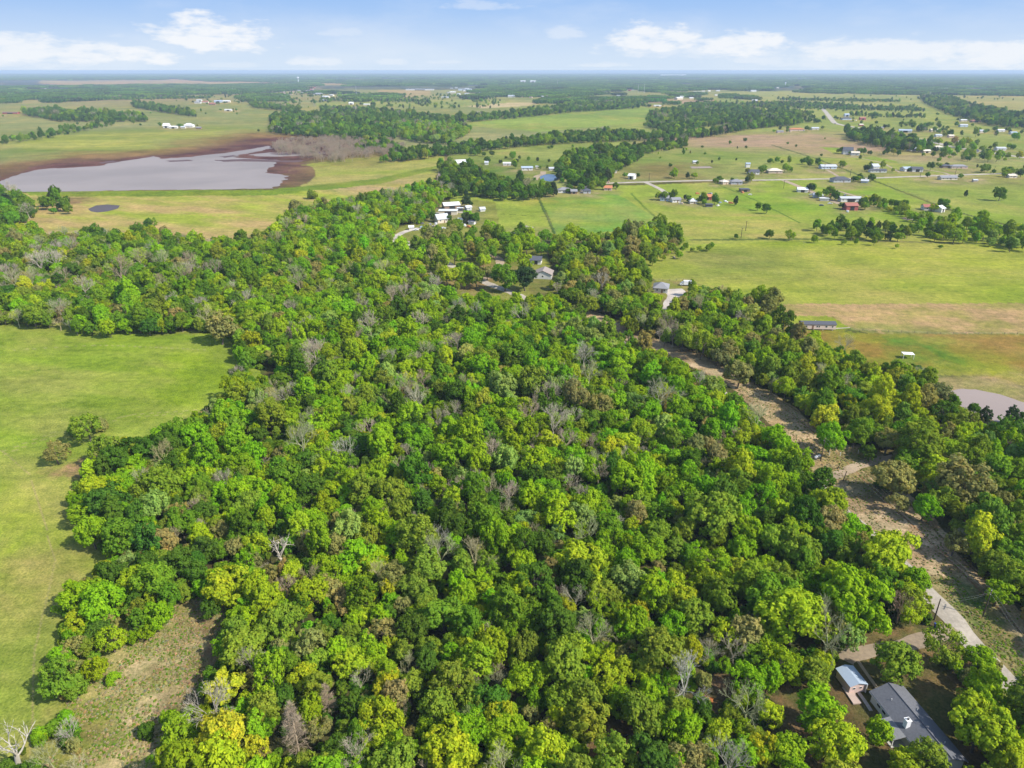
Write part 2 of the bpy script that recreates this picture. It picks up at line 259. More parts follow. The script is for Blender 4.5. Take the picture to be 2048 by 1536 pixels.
FIELD = [  # (polygon, colour 1, colour 2, patch size m, streak)  photograph colours
 ([(-2000, 140), (4000, 140), (4000, 200), (-2000, 200)], (104, 122, 92), (78, 98, 76), 400, 1),
 ([(-2000, 176), (1480, 180), (1480, 330), (-2000, 330)], (150, 152, 104), (128, 140, 84), 160, 3),
 ([(1480, 182), (4000, 186), (4000, 360), (1400, 360), (1000, 380), (900, 300), (1200, 260)], (152, 160, 92), (132, 148, 74), 150, 3),
 ([(80, 160), (330, 158), (520, 163), (700, 166), (700, 171), (330, 170), (170, 172), (80, 167)], (168, 150, 128), (150, 148, 110), 300, 2),
 ([(500, 172), (640, 170), (650, 180), (500, 180)], (130, 130, 110), (110, 120, 95), 200, 2),
 ([(0, 206), (300, 190), (600, 182), (680, 190), (640, 212), (500, 208), (300, 202), (120, 212), (0, 226)], (142, 150, 108), (150, 142, 108), 220, 3),
 ([(0, 206), (200, 198), (350, 192), (300, 200), (120, 206), (0, 212)], (170, 146, 122), (150, 140, 108), 220, 2),
 ([(760, 180), (860, 180), (860, 190), (800, 196), (760, 192)], (182, 160, 128), (160, 150, 110), 200, 1),
 ([(640, 160), (740, 158), (750, 162), (660, 164)], (200, 184, 156), (170, 160, 130), 120, 1),
 ([(630, 206), (800, 200), (1000, 200), (1050, 207), (900, 214), (640, 214)], (160, 164, 98), (140, 152, 86), 180, 2),
 ([(940, 212), (1020, 205), (1090, 206), (1050, 212), (960, 217)], (196, 180, 140), (190, 170, 130), 180, 1),
 ([(1210, 200), (1300, 196), (1440, 200), (1420, 206), (1230, 207)], (178, 152, 128), (160, 146, 112), 180, 1),
 ([(1440, 184), (1560, 182), (1850, 190), (2060, 192), (2060, 225), (1960, 214), (1860, 206), (1700, 212), (1500, 206)], (158, 160, 104), (142, 152, 92), 220, 2),
 ([(1840, 192), (2060, 192), (2060, 222), (1950, 212)], (170, 160, 112), (150, 152, 96), 220, 2),
 ([(870, 248), (1000, 238), (1120, 226), (1250, 212), (1420, 214), (1440, 224), (1300, 244), (1150, 258), (1080, 264), (960, 254)], (148, 166, 86), (128, 150, 72), 180, 4),
 ([(760, 228), (900, 228), (920, 238), (800, 242)], (170, 160, 104), (140, 144, 84), 90, 2),
 ([(540, 242), (700, 246), (800, 256), (800, 262), (640, 260)], (150, 130, 100), (120, 120, 80), 120, 2),
 ([(0, 282), (120, 267), (300, 260), (430, 256), (520, 254), (530, 262), (420, 278), (300, 296), (0, 318)], (172, 172, 88), (118, 138, 66), 90, 4),
 ([(0, 316), (90, 312), (300, 300), (370, 290), (400, 278), (470, 266), (540, 262), (640, 272), (760, 288), (800, 300), (740, 316), (660, 324), (640, 345), (625, 368), (540, 382), (0, 384)], (152, 124, 84), (124, 108, 68), 45, 2),
 ([(0, 338), (90, 322), (200, 316), (330, 308), (400, 298), (480, 280), (540, 272), (640, 280), (700, 288), (720, 296), (690, 314), (640, 322), (612, 322), (628, 342), (632, 352), (600, 368), (578, 376), (0, 380)], (120, 88, 80), (92, 66, 66), 30, 2),
 ([(600, 330), (700, 318), (800, 312), (890, 305), (894, 330), (872, 352), (855, 376), (790, 392), (700, 402), (590, 430), (560, 386), (600, 372), (632, 352), (626, 335)], (170, 164, 92), (150, 162, 70), 50, 3),
 ([(640, 322), (760, 312), (880, 306), (880, 314), (700, 332), (640, 340)], (150, 128, 84), (140, 136, 74), 40, 3),
 ([(700, 372), (780, 358), (860, 358), (850, 378), (760, 392), (700, 392)], (192, 164, 118), (168, 160, 84), 30, 3),
 ([(-200, 385), (100, 392), (560, 386), (640, 380), (700, 392), (640, 420), (545, 470), (400, 490), (-200, 480)], (192, 166, 108), (160, 172, 66), 26, 3),
 ([(45, 384), (540, 379), (650, 368), (750, 358), (880, 330), (885, 336), (770, 366), (640, 382), (560, 390), (300, 393), (60, 393)], (112, 140, 46), (132, 146, 56), 30, 4),
 ([(60, 396), (180, 394), (180, 405), (130, 410)], (150, 122, 90), (120, 112, 66), 10, 1),
 ([(895, 300), (960, 300), (1120, 284), (1400, 272), (1560, 264), (1720, 272), (1500, 288), (1370, 290), (1270, 300), (1130, 320), (1120, 345), (900, 340)], (152, 160, 86), (120, 138, 66), 90, 4),
 ([(880, 330), (1110, 330), (1110, 372), (1000, 368), (900, 372)], (104, 132, 56), (120, 134, 66), 50, 3),
 ([(1260, 278), (1400, 266), (1540, 266), (1720, 272), (1760, 290), (1830, 300), (1910, 318), (1916, 328), (1800, 322), (1600, 312), (1500, 300), (1360, 300), (1270, 290)], (178, 150, 122), (158, 148, 96), 60, 3),
 ([(1290, 300), (1460, 300), (1560, 316), (1580, 332), (1400, 336), (1260, 320)], (118, 142, 66), (140, 152, 76), 60, 3),
 ([(1240, 325), (1420, 330), (1420, 362), (1230, 362)], (122, 118, 66), (140, 128, 80), 36, 3),
 ([(1540, 312), (1700, 318), (1900, 335), (2060, 345), (2060, 348), (1560, 362)], (140, 158, 66), (160, 162, 84), 50, 3),
 ([(1640, 295), (1690, 296), (1800, 325), (1700, 318)], (132, 160, 56), (140, 160, 66), 50, 1),
 ([(900, 372), (1100, 375), (1540, 362), (2100, 348), (2100, 490), (1270, 500), (1150, 480), (1000, 470), (900, 450), (900, 400)], (156, 168, 70), (140, 160, 62), 45, 3),
 ([(1075, 390), (1240, 388), (1320, 440), (1290, 460), (1110, 470)], (112, 156, 66), (142, 166, 62), 26, 2),
 ([(1080, 392), (1130, 388), (1130, 412), (1090, 412)], (168, 156, 76), (150, 160, 66), 20, 2),
 ([(1500, 372), (1700, 366), (1760, 390), (1730, 440), (1600, 448), (1480, 430), (1460, 400)], (130, 164, 54), (152, 168, 66), 40, 3),
 ([(1340, 430), (1480, 420), (1600, 444), (1610, 476), (1400, 480), (1290, 476)], (184, 168, 96), (156, 168, 70), 26, 3),
 ([(1760, 366), (2100, 350), (2100, 440), (1960, 425), (1840, 400), (1780, 378)], (158, 164, 78), (140, 158, 70), 50, 3),
 ([(1790, 360), (2100, 348), (2100, 364), (1960, 372)], (124, 128, 78), (138, 140, 80), 40, 3),
 ([(1262, 535), (1290, 515), (1400, 490), (1600, 480), (1850, 480), (2300, 495), (2300, 607), (1570, 608), (1530, 615), (1470, 600), (1340, 575)], (150, 166, 56), (170, 168, 78), 30, 4),
 ([(1600, 490), (1800, 485), (2300, 500), (2300, 545), (1900, 535), (1700, 530)], (166, 176, 56), (160, 166, 70), 26, 4),
 ([(1330, 505), (1520, 492), (1600, 520), (1500, 560), (1340, 560)], (136, 148, 66), (156, 152, 84), 22, 3),
 ([(1565, 608), (2300, 607), (2300, 670), (1750, 669), (1700, 656), (1668, 636), (1570, 634)], (190, 158, 112), (160, 152, 82), 10, 1),
 ([(1540, 632), (1668, 633), (1702, 656), (1690, 662), (1760, 668), (2300, 669), (2300, 775), (2048, 770), (1950, 752), (1890, 752), (1800, 740), (1560, 680)], (146, 150, 52), (152, 122, 62), 16, 2),
 ([(1565, 632), (1666, 633), (1704, 657), (1600, 664)], (146, 168, 48), (150, 160, 56), 12, 1),
 ([(1735, 668), (1800, 670), (1850, 690), (1890, 702), (1934, 748), (1928, 754), (1880, 742), (1820, 712), (1760, 690)], (86, 138, 44), (98, 142, 50), 14, 1),
 ([(1880, 752), (1960, 752), (2300, 790), (2300, 830), (1950, 840), (1890, 810), (1878, 770)], (176, 152, 112), (150, 146, 82), 10, 2),
 ([(1990, 835), (2300, 850), (2300, 870), (2000, 862)], (150, 104, 84), (130, 110, 76), 8, 1),
 ([(-900, 600), (-900, 1700), (300, 1700), (330, 1420), (470, 1200), (300, 1100), (300, 900), (520, 760), (520, 680), (400, 640), (0, 620)], (138, 162, 52), (158, 164, 76), 14, 3),
 ([(300, 700), (470, 690), (500, 780), (420, 830), (250, 850), (180, 820), (250, 780)], (138, 162, 44), (146, 158, 64), 10, 2),
 ([(-200, 812), (160, 814), (440, 812), (440, 818), (160, 822), (-200, 820)], (118, 144, 36), (124, 146, 44), 8, 2),
 ([(-200, 940), (60, 980), (130, 1030), (160, 1090), (120, 1130), (-200, 1130)], (150, 176, 34), (146, 168, 50), 8, 1),
 ([(-200, 1120), (250, 1100), (160, 1170), (60, 1260), (-200, 1240)], (142, 156, 56), (160, 156, 80), 6, 2),
 ([(90, 935), (120, 930), (180, 915), (190, 935), (140, 955)], (188, 142, 112), (150, 120, 90), 3, 1),
 ([(260, 640), (420, 625), (450, 655), (400, 668), (300, 662)], (156, 164, 74), (150, 140, 86), 5, 1),
 ([(190, 1350), (250, 1285), (300, 1235), (370, 1195), (450, 1195), (450, 1260), (430, 1330), (400, 1400), (350, 1440), (300, 1560), (300, 1700), (60, 1700), (150, 1520), (210, 1440), (130, 1410)], (204, 182, 132), (156, 156, 86), 4, 1),
 ([(150, 1380), (230, 1400), (200, 1470), (150, 1560), (90, 1560), (90, 1440)], (132, 144, 52), (150, 140, 78), 4, 1),
 ([(380, 1195), (450, 1195), (450, 1330), (400, 1420), (340, 1440), (360, 1330)], (150, 122, 88), (112, 96, 62), 4, 1),
 ([(1180, 620), (1240, 645), (1330, 685), (1400, 705), (1440, 728), (1520, 772), (1590, 815), (1640, 860), (1700, 892), (1770, 905), (1760, 925), (1810, 985), (1880, 1045), (1905, 1085), (1965, 1150), (2060, 1245), (2200, 1400), (2200, 1500),
   (2060, 1400), (1960, 1290), (1860, 1190), (1790, 1110), (1730, 1050), (1660, 975), (1600, 920), (1540, 850), (1480, 790), (1420, 750), (1330, 705), (1230, 670), (1160, 630)], (206, 182, 142), (164, 138, 102), 3.5, 2),
 ([(1650, 900), (1770, 905), (1760, 950), (1700, 965), (1640, 960)], (176, 152, 102), (132, 130, 72), 4, 1),
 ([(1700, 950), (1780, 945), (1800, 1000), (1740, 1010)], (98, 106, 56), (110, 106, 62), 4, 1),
 ([(1860, 1160), (1905, 1150), (1950, 1190), (2060, 1310), (2200, 1450), (2200, 1560), (2048, 1420), (1960, 1300), (1930, 1250), (1870, 1195)], (86, 118, 44), (126, 122, 66), 4, 2),
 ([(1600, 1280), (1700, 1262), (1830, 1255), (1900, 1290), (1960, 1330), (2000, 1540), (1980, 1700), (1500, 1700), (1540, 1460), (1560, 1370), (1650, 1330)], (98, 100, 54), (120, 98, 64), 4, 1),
 ([(1190, 1440), (1300, 1440), (1320, 1480), (1290, 1560), (1180, 1560)], (172, 134, 92), (130, 96, 66), 3, 1),
 ([(1400, 1355), (1460, 1350), (1470, 1400), (1440, 1430), (1400, 1420)], (126, 96, 76), (110, 92, 62), 3, 1),
 ([(1540, 1390), (1580, 1400), (1620, 1500), (1660, 1560), (1600, 1560), (1550, 1450)], (158, 122, 92), (120, 100, 66), 3, 1),
 ([(780, 540), (790, 460), (860, 430), (950, 400), (990, 405), (1000, 465), (1080, 480), (1100, 545), (1090, 590), (1010, 600), (900, 590)], (150, 152, 76), (126, 134, 58), 12, 1),
 ([(900, 545), (1010, 520), (1020, 550), (960, 590), (900, 590)], (176, 146, 104), (140, 120, 76), 8, 1),
 ([(1050, 545), (1150, 540), (1110, 600), (1060, 590)], (116, 124, 58), (130, 126, 70), 8, 1),
 ([(1290, 565), (1400, 562), (1400, 590), (1350, 625), (1300, 600)], (170, 146, 100), (146, 150, 66), 8, 1),
]
# px, py of the base's middle, width px, depth m, height m, yaw deg, roof kind, rise, wall, roof, name, windows, label
BT = """882 446 24 9 3.6 28 gable 3.4 c s farmhouse 2 cream farmhouse with a steep silvery gable roof among yard clutter
896 430 36 8 3.6 0 flat 0 c w barn 0 long cream barn with a flat white roof behind the steep-gabled farmhouse
901 418 32 10 3.4 20 gable 2.2 n w barn 1 brown barn with a bright white gabled roof above the long cream barn
920 422 11 3 2.6 0 flat 0 k w storage_shed 0 dark narrow shed with a pale top right of the brown barn
936 421 11 5 3.0 30 gable 1.2 g w storage_shed 1 grey shed with a white roof under a green tree east of the barns
964 423 10 5 2.2 20 gable 1.5 w s storage_shed 1 small white hut alone on the bright paddock east of the barns
921 448 9 4 3.8 0 gable 1 w w storage_shed 1 tall narrow white shed right of the cream farmhouse
944 449 12 4 2.4 -20 gable 1 w g storage_shed 1 low white shed with grey roof beside the yard clutter
755 524 8 3 3.4 0 gable .6 w w storage_shed 0 little white shed standing alone inside the wood
920 331 21 13 4 20 gable 3 w w barn 0 white-roofed barn north of the blue-roofed house by the field corner
925 346 25 10 3.4 0 hip 2.6 w b house 3 white house with a blue hip roof beside round garden trees
973 330 7 5 3.4 0 gable 1.5 w s storage_shed 0 tiny white shed under the round tree by the paddock fence
1014 331 15 6 3.0 0 gable 1.2 w w mobile_home 2 white mobile home west of the blue pond
1054 341 22 7 3.4 4 gable 1.6 w b mobile_home 3 white mobile home with a pale blue roof west of the blue pond
1076 337 9 5 2.6 0 flat 0 c w storage_shed 0 cream box shed above the bend of the pond track
1104 341 12 6 2.6 10 gable 1.4 g s house 1 small grey cabin on the far bank of the blue pond
1130 386 28 9 3.2 3 hip 2.2 w g house 4 long white house with a grey hip roof south of the country road
1148 388 12 7 2.8 0 gable 1.6 n g garage 1 brown garage attached to the end of the long white house
1174 387 15 8 3.0 0 hip 1.8 g d house 2 grey house with a dark roof right of the short white driveway
1217 381 15 8 2.8 -10 gable 2.0 p o house 2 pink-walled house with an orange roof behind the bushy green trees
1226 346 15 9 3.4 0 gable 2.0 w s house 2 white cottage at the wood edge north of the country road
1265 359 12 9 4.2 -30 gable 2.2 w w barn 0 round-shouldered white barn just north of the road junction
1391 327 9 6 2.4 0 gable 1.2 w s storage_shed 0 little white shed on the bare brown lot
1496 335 8 5 5 0 gable 1 w b storage_shed 0 tall narrow white shed north of the dark-roofed road house
1508 349 21 9 3.4 0 gable 2.2 w d house 3 white house with a dark gable roof left of the tan ranch house
1449 369 14 9 3.0 20 hip 2 t c house 1 tan round-topped hut south of the road under pine trees
1474 369 22 10 3.2 -5 hip 2.2 g g house 3 grey house with a grey hip roof by the pine trees and road
1491 384 17 9 2.6 0 flat 0 n d barn 0 low dark open barn in a round bare pen
1330 402 17 8 3.0 -10 gable 1.8 b g house 2 pale blue house at the end of the white dirt track
1352 405 18 8 2.8 10 gable 1.6 w g house 2 white house with a grey roof in the junk-filled yard
1387 408 14 8 2.8 0 hip 2.2 c w house 1 cream arched-roof hut in the junk-filled yard
1415 400 17 8 3.2 -5 gable 2.0 r o barn 0 red shed with a bright orange roof in the junk-filled yard
1419 414 12 5 2.2 0 flat 0 k d storage_shed 0 black lean-to shelter at the yard's lower edge
1551 347 28 12 3.4 0 hip 2.4 t c house 3 tan ranch house with cream hip roof above the country road
1607 385 19 9 3.0 -12 gable 1.8 w w barn 0 white-roofed barn at the head of the dirt farm track
1637 396 17 6 2.4 -12 gable 1.2 g s storage_shed 0 grey shed with a silvery roof along the farm track
1650 402 16 6 2.4 -12 flat 0 w w storage_shed 0 white flat-topped shed along the lower farm track
1702 404 41 8 3.6 0 gable 1.2 w s barn 5 long low white barn with a row of windows above the red barn
1704 421 23 10 4.4 0 gable 2.0 r r barn 0 small red barn with a dark open doorway on the green field
1658 338 30 10 3.2 0 gable 2.0 b s house 4 pale blue house with a silvery roof west of clipped trees
1698 309 18 14 6.2 -15 gable 4.2 w d house 2 tall white house with a steep dark gable roof on brown pasture
1712 311 15 9 4.0 -15 gable 1.6 w c house 2 low white wing with cream roof right of the tall white house
1751 340 13 10 4.6 10 gable 2.8 w s house 2 two-storey white house with a silvery roof behind white outbuildings
1757 345 32 8 2.6 0 gable 1.4 w d house 4 white row of outbuildings with a dark roof beside the round trees
1815 343 16 10 3.6 10 gable 1.8 w b barn 1 white barn with a bright blue roof west of the twin sheds
1836 344 20 10 3.8 -8 gable 2.2 w d barn 1 white barn with a dark roof beside the blue-roofed barn
1894 336 18 8 2.8 0 hip 1.6 n d house 2 brown house with a dark roof at the west end of the long bungalow
1919 337 32 9 2.8 0 hip 1.8 p g house 4 long pinkish bungalow with a grey hip roof north of the road
1898 360 34 8 2.8 4 gable 1.8 c g house 4 cream bungalow with a grey roof just south of the country road
1951 364 8 4 2.2 0 gable .8 t s storage_shed 0 lone tan shed in the field south of the road
2026 356 16 7 2.8 0 gable 1.4 c c house 2 cream cottage between two round trees by the road
1684 365 34 12 3.4 0 hip 2.6 g d house 4 large dark-roofed house among conifers south of the road
1731 366 13 6 2.4 -20 gable 1.4 g s storage_shed 0 grey tin shed right of the large dark-roofed house
1861 421 22 9 3.2 -8 gable 1.8 w r house 2 white house with a brick-red roof behind the clipped hedge
1882 425 12 8 3.8 30 gable 2 w w garage 0 white garage with a white roof beside the red-roofed house
1833 302 26 11 3.6 5 gable 2.2 w s house 3 white house with a silvery roof below the dark belt of trees
1854 306 14 8 3.2 0 gable 1.8 c c garage 1 cream garage east of the silvery-roofed house
1878 298 17 9 3.2 0 hip 1.8 w c house 2 white house with cream roof under the scattered eastern trees
1946 305 22 9 3.0 -6 gable 1.6 g d barn 0 grey barn with dark roof beside the diagonal eastern road
2003 301 18 9 3.4 0 gable 1.8 w s house 2 white house north of the diagonal eastern road
1915 286 10 7 3 0 gable 1.5 w w house 1 small white cottage among bushes inside the bend of the eastern road
1812 265 23 11 4 -15 gable 2.2 w b barn 1 long white barn with pale blue roof at the second eastern belt
1871 263 18 9 3.4 0 gable 1.8 c c house 2 cream house before the row of dark trees
1928 243 12 9 3.4 0 gable 1.6 c w house 1 cream house with white roof short of the eastern wood
1953 245 18 12 4 0 hip 2 n r barn 0 reddish-brown barn near the eastern wood
1928 254 15 9 4 0 gable 2 b s house 1 pale blue house in front of the reddish-brown barn
1966 265 12 8 3.6 0 gable 1.8 w s house 1 white house first in the far eastern row
2003 264 13 9 3.6 0 gable 1.8 w w house 1 white house second in the far eastern row
2028 269 12 9 3.6 0 gable 1.8 w b house 1 white house with blue roof last in the far eastern row
1878 274 12 9 3.2 0 gable 1.8 w s house 1 white house standing below the row of dark trees
1903 275 10 8 3.2 0 gable 1.8 p c house 1 pinkish house below the row of dark trees
1694 240 18 12 4 0 hip 2.6 b d house 2 bluish dark-roofed house beside the curving far road
1726 240 11 10 4.5 0 gable 2.5 r r barn 0 far red barn beside the curving road
1694 233 9 9 5 0 gable 3 b b barn 0 small blue barn behind the bluish house
1760 258 14 9 3 0 gable 1.5 p g house 1 pinkish house south of the curving road
1723 252 8 7 3 0 gable 1.5 r c storage_shed 0 tiny red shed in the pasture by the curving road
1631 260 14 10 3.6 0 gable 2 c s house 1 cream house in the pasture west of the curving road
1594 262 28 12 3.6 0 hip 2.2 p o house 2 sprawling pink house with orange roof in the far pasture
1561 266 12 9 3 0 gable 1.6 p g house 1 small pinkish house left of the sprawling pink house
1752 285 15 8 3 0 gable 1.4 n d barn 0 dark brown barn against the belt of trees
1473 261 14 9 3.4 0 gable 1.6 c o house 1 cream house with orange roof at the creek wood's east end
1451 262 14 9 3.4 0 gable 1.6 r n house 1 red-brown house at the creek wood's east end
1315 213 14 10 3.4 0 gable 1.6 w w barn 0 white barn at the far side of the big hay field
1237 196 7 16 12 0 flat 0 w w grain_silo 0 distant white silo beside the tan field
332 256 12 12 5 0 gable 5 w w barn 0 tall white farm barn on the pasture past the lake
346 257 16 9 3.4 0 gable 2 w w barn 0 low white farm shed right of the tall white barn
376 255 19 14 4.5 0 hip 4.5 w w house 1 white hip-roofed farmhouse on the pasture past the lake
366 257 9 6 3 0 gable 2 c s storage_shed 0 cream farm shed between the white farm buildings
397 258 10 6 3 0 gable 1.5 n g storage_shed 0 brown shed east of the white hip-roofed farmhouse
456 222 14 9 4 0 gable 1.6 w w barn 0 lone long white barn below the far village
395 207 12 12 4.5 0 gable 3 w g house 1 first house of the far village past the lake
410 206 12 12 4.5 0 gable 3 c r house 1 cream red-roofed house of the far village past the lake
424 210 12 12 4.5 0 gable 3 n r house 1 brown red-roofed house low in the far village
436 205 16 14 5.5 0 gable 3 b b barn 0 large blue-roofed barn of the far village past the lake
453 205 14 12 5 0 gable 3 c w barn 0 cream white-roofed barn closing the far village
398 203 10 12 5 0 gable 3 w s house 1 white house at the back of the far village
20 228 30 14 4 0 gable 2 r n barn 0 long reddish barn at the western edge beyond the lake
702 209 9 12 5 0 gable 4 w w barn 0 white barn on the plain beyond the lake woods
733 211 12 9 4 0 gable 2 c w house 1 cream house on the plain beyond the lake woods
651 202 12 9 4 0 gable 2 w s barn 0 white barn at the fringe of the far wood strip
890 196 14 10 4 0 gable 2 w s barn 0 white roadside barn below the town
1510 205 10 12 7 0 gable 4 w w barn 0 tall white barn in the far pink field
1052 467 26 10 3.2 -6 hip 2.0 t t house 2 house with a plain taupe hip roof hidden between garden trees
1026 478 12 6 2.8 0 gable 1.4 w w garage 1 white garage glimpsed left of the taupe-roofed garden house
1073 529 21 8 3.0 -8 gable 1.8 w d garage 1 white garage with a dark slate roof at the wood's edge
1325 586 28 10 3.0 -14 hip 2.2 w g house 2 white house with a grey hip roof beside the concrete pad
822 460 9 4 2.4 10 gable 1 w w storage_shed 0 small white shed beside the concrete driveway"""
SOFTP_X = []
for row in BT.split('\n'):
    r = row.split(None, 12); px, py, w = float(r[0]), float(r[1]), float(r[2])
    if w < 9 or py > 480: continue
    a = random.uniform(1.3, 2.2); hh = max(4, w * .45 * (1 + (py - 200) / 300)) * .55
    FIELD.append(([(px + math.cos(t * .785) * w * a * random.uniform(.7, 1.2), py + math.sin(t * .785) * hh * random.uniform(.7, 1.2)) for t in range(8)], random.choice([(176, 158, 118), (166, 150, 108), (150, 146, 92)]), (134, 142, 74), 12, 1)); SOFTP_X.append(len(FIELD) - 1)
YARD_TREES = []
for row in BT.split('\n'):
    r = row.split(None, 12); px, py, w = float(r[0]), float(r[1]), float(r[2])
    if w < 12 or py > 450 or r[10] == 'barn' and random.random() < .6: continue
    for _ in range(random.choice((2, 3, 4, 5))):
        sd = random.choice((-1, 1)); YARD_TREES.append((px + sd * w * random.uniform(.6, 1.3), py - random.uniform(.5, 4) * (py / 330) ** 2, random.uniform(5, 10)))
# thin dark lines along fences, ditches and old boundaries: (polyline, width m, colour)
LINES = [([(1075, 392), (1092, 430), (1110, 472)], 3, (84, 112, 44)), ([(1262, 386), (1300, 425), (1330, 452)], 2.5, (104, 132, 50)), ([(1430, 366), (1520, 405), (1600, 446)], 2.5, (104, 132, 50)),
         ([(1545, 290), (1640, 320), (1760, 366), (1900, 420), (2048, 460)], 4, (96, 110, 56)), ([(1700, 300), (1760, 320), (1900, 345)], 3, (150, 158, 84)), ([(1000, 428), (1095, 434)], 1.6, (96, 116, 50)),
         ([(1285, 520), (1296, 562)], 1.2, (100, 116, 50)), ([(1650, 990), (1690, 1010)], 1, (100, 100, 50)), ([(0, 282), (120, 267), (225, 248)], 4, (92, 104, 60)), ([(1380, 480), (1600, 478), (2048, 490)], 6, (104, 118, 60)),
         ([(890, 302), (893, 332)], 3, (120, 110, 80)), ([(2048, 668), (1880, 668), (1700, 660)], 1.2, (120, 130, 60)), ([(1970, 1190), (2048, 1270), (2120, 1340)], .8, (60, 80, 40)), ([(1880, 1150), (1960, 1235), (2048, 1330)], .8, (110, 112, 60)),
         ([(1560, 1300), (1585, 1340)], 1, (150, 130, 100)),
         ([(1440, 742), (1560, 810), (1660, 890), (1780, 1010), (1900, 1120), (2060, 1280)], .5, (150, 116, 80)), ([(1448, 738), (1568, 806), (1670, 886), (1792, 1006), (1912, 1116), (2070, 1272)], .5, (204, 176, 132)), ([(1500, 762), (1600, 826), (1700, 920), (1820, 1010), (1960, 1150)], .6, (120, 108, 66)),
         ([(0, 905), (120, 860), (260, 830), (420, 818)], .5, (164, 166, 92)), ([(0, 912), (122, 866), (262, 835), (420, 823)], .5, (164, 166, 92)), ([(60, 1536), (70, 1300), (110, 1120), (60, 950), (0, 900)], .35, (164, 160, 96)), ([(30, 700), (200, 690), (420, 700)], .6, (160, 164, 96)), ([(20, 745), (220, 730), (440, 742)], .6, (122, 146, 50)),
         ([(1400, 560), (1600, 540), (1800, 545), (2048, 560)], .8, (170, 172, 92)), ([(1560, 585), (1800, 575), (2048, 590)], .8, (130, 150, 56)), ([(1290, 460), (1400, 440), (1600, 470)], 1, (180, 172, 110)), ([(0, 262), (300, 250), (540, 246)], 5, (120, 128, 84)), ([(160, 405), (400, 430), (560, 440)], 1, (180, 150, 100))]

def poly_line_band(pts, w):
    P = [at(*p) for p in pts]; L = []; Rr = []
    for i, p in enumerate(P):
        d = (P[min(i + 1, len(P) - 1)] - P[max(i - 1, 0)]).normalized(); n = Vector((-d.y, d.x, 0)) * w / 2
        L.append(p + n); Rr.append(p - n)
    return L, Rr

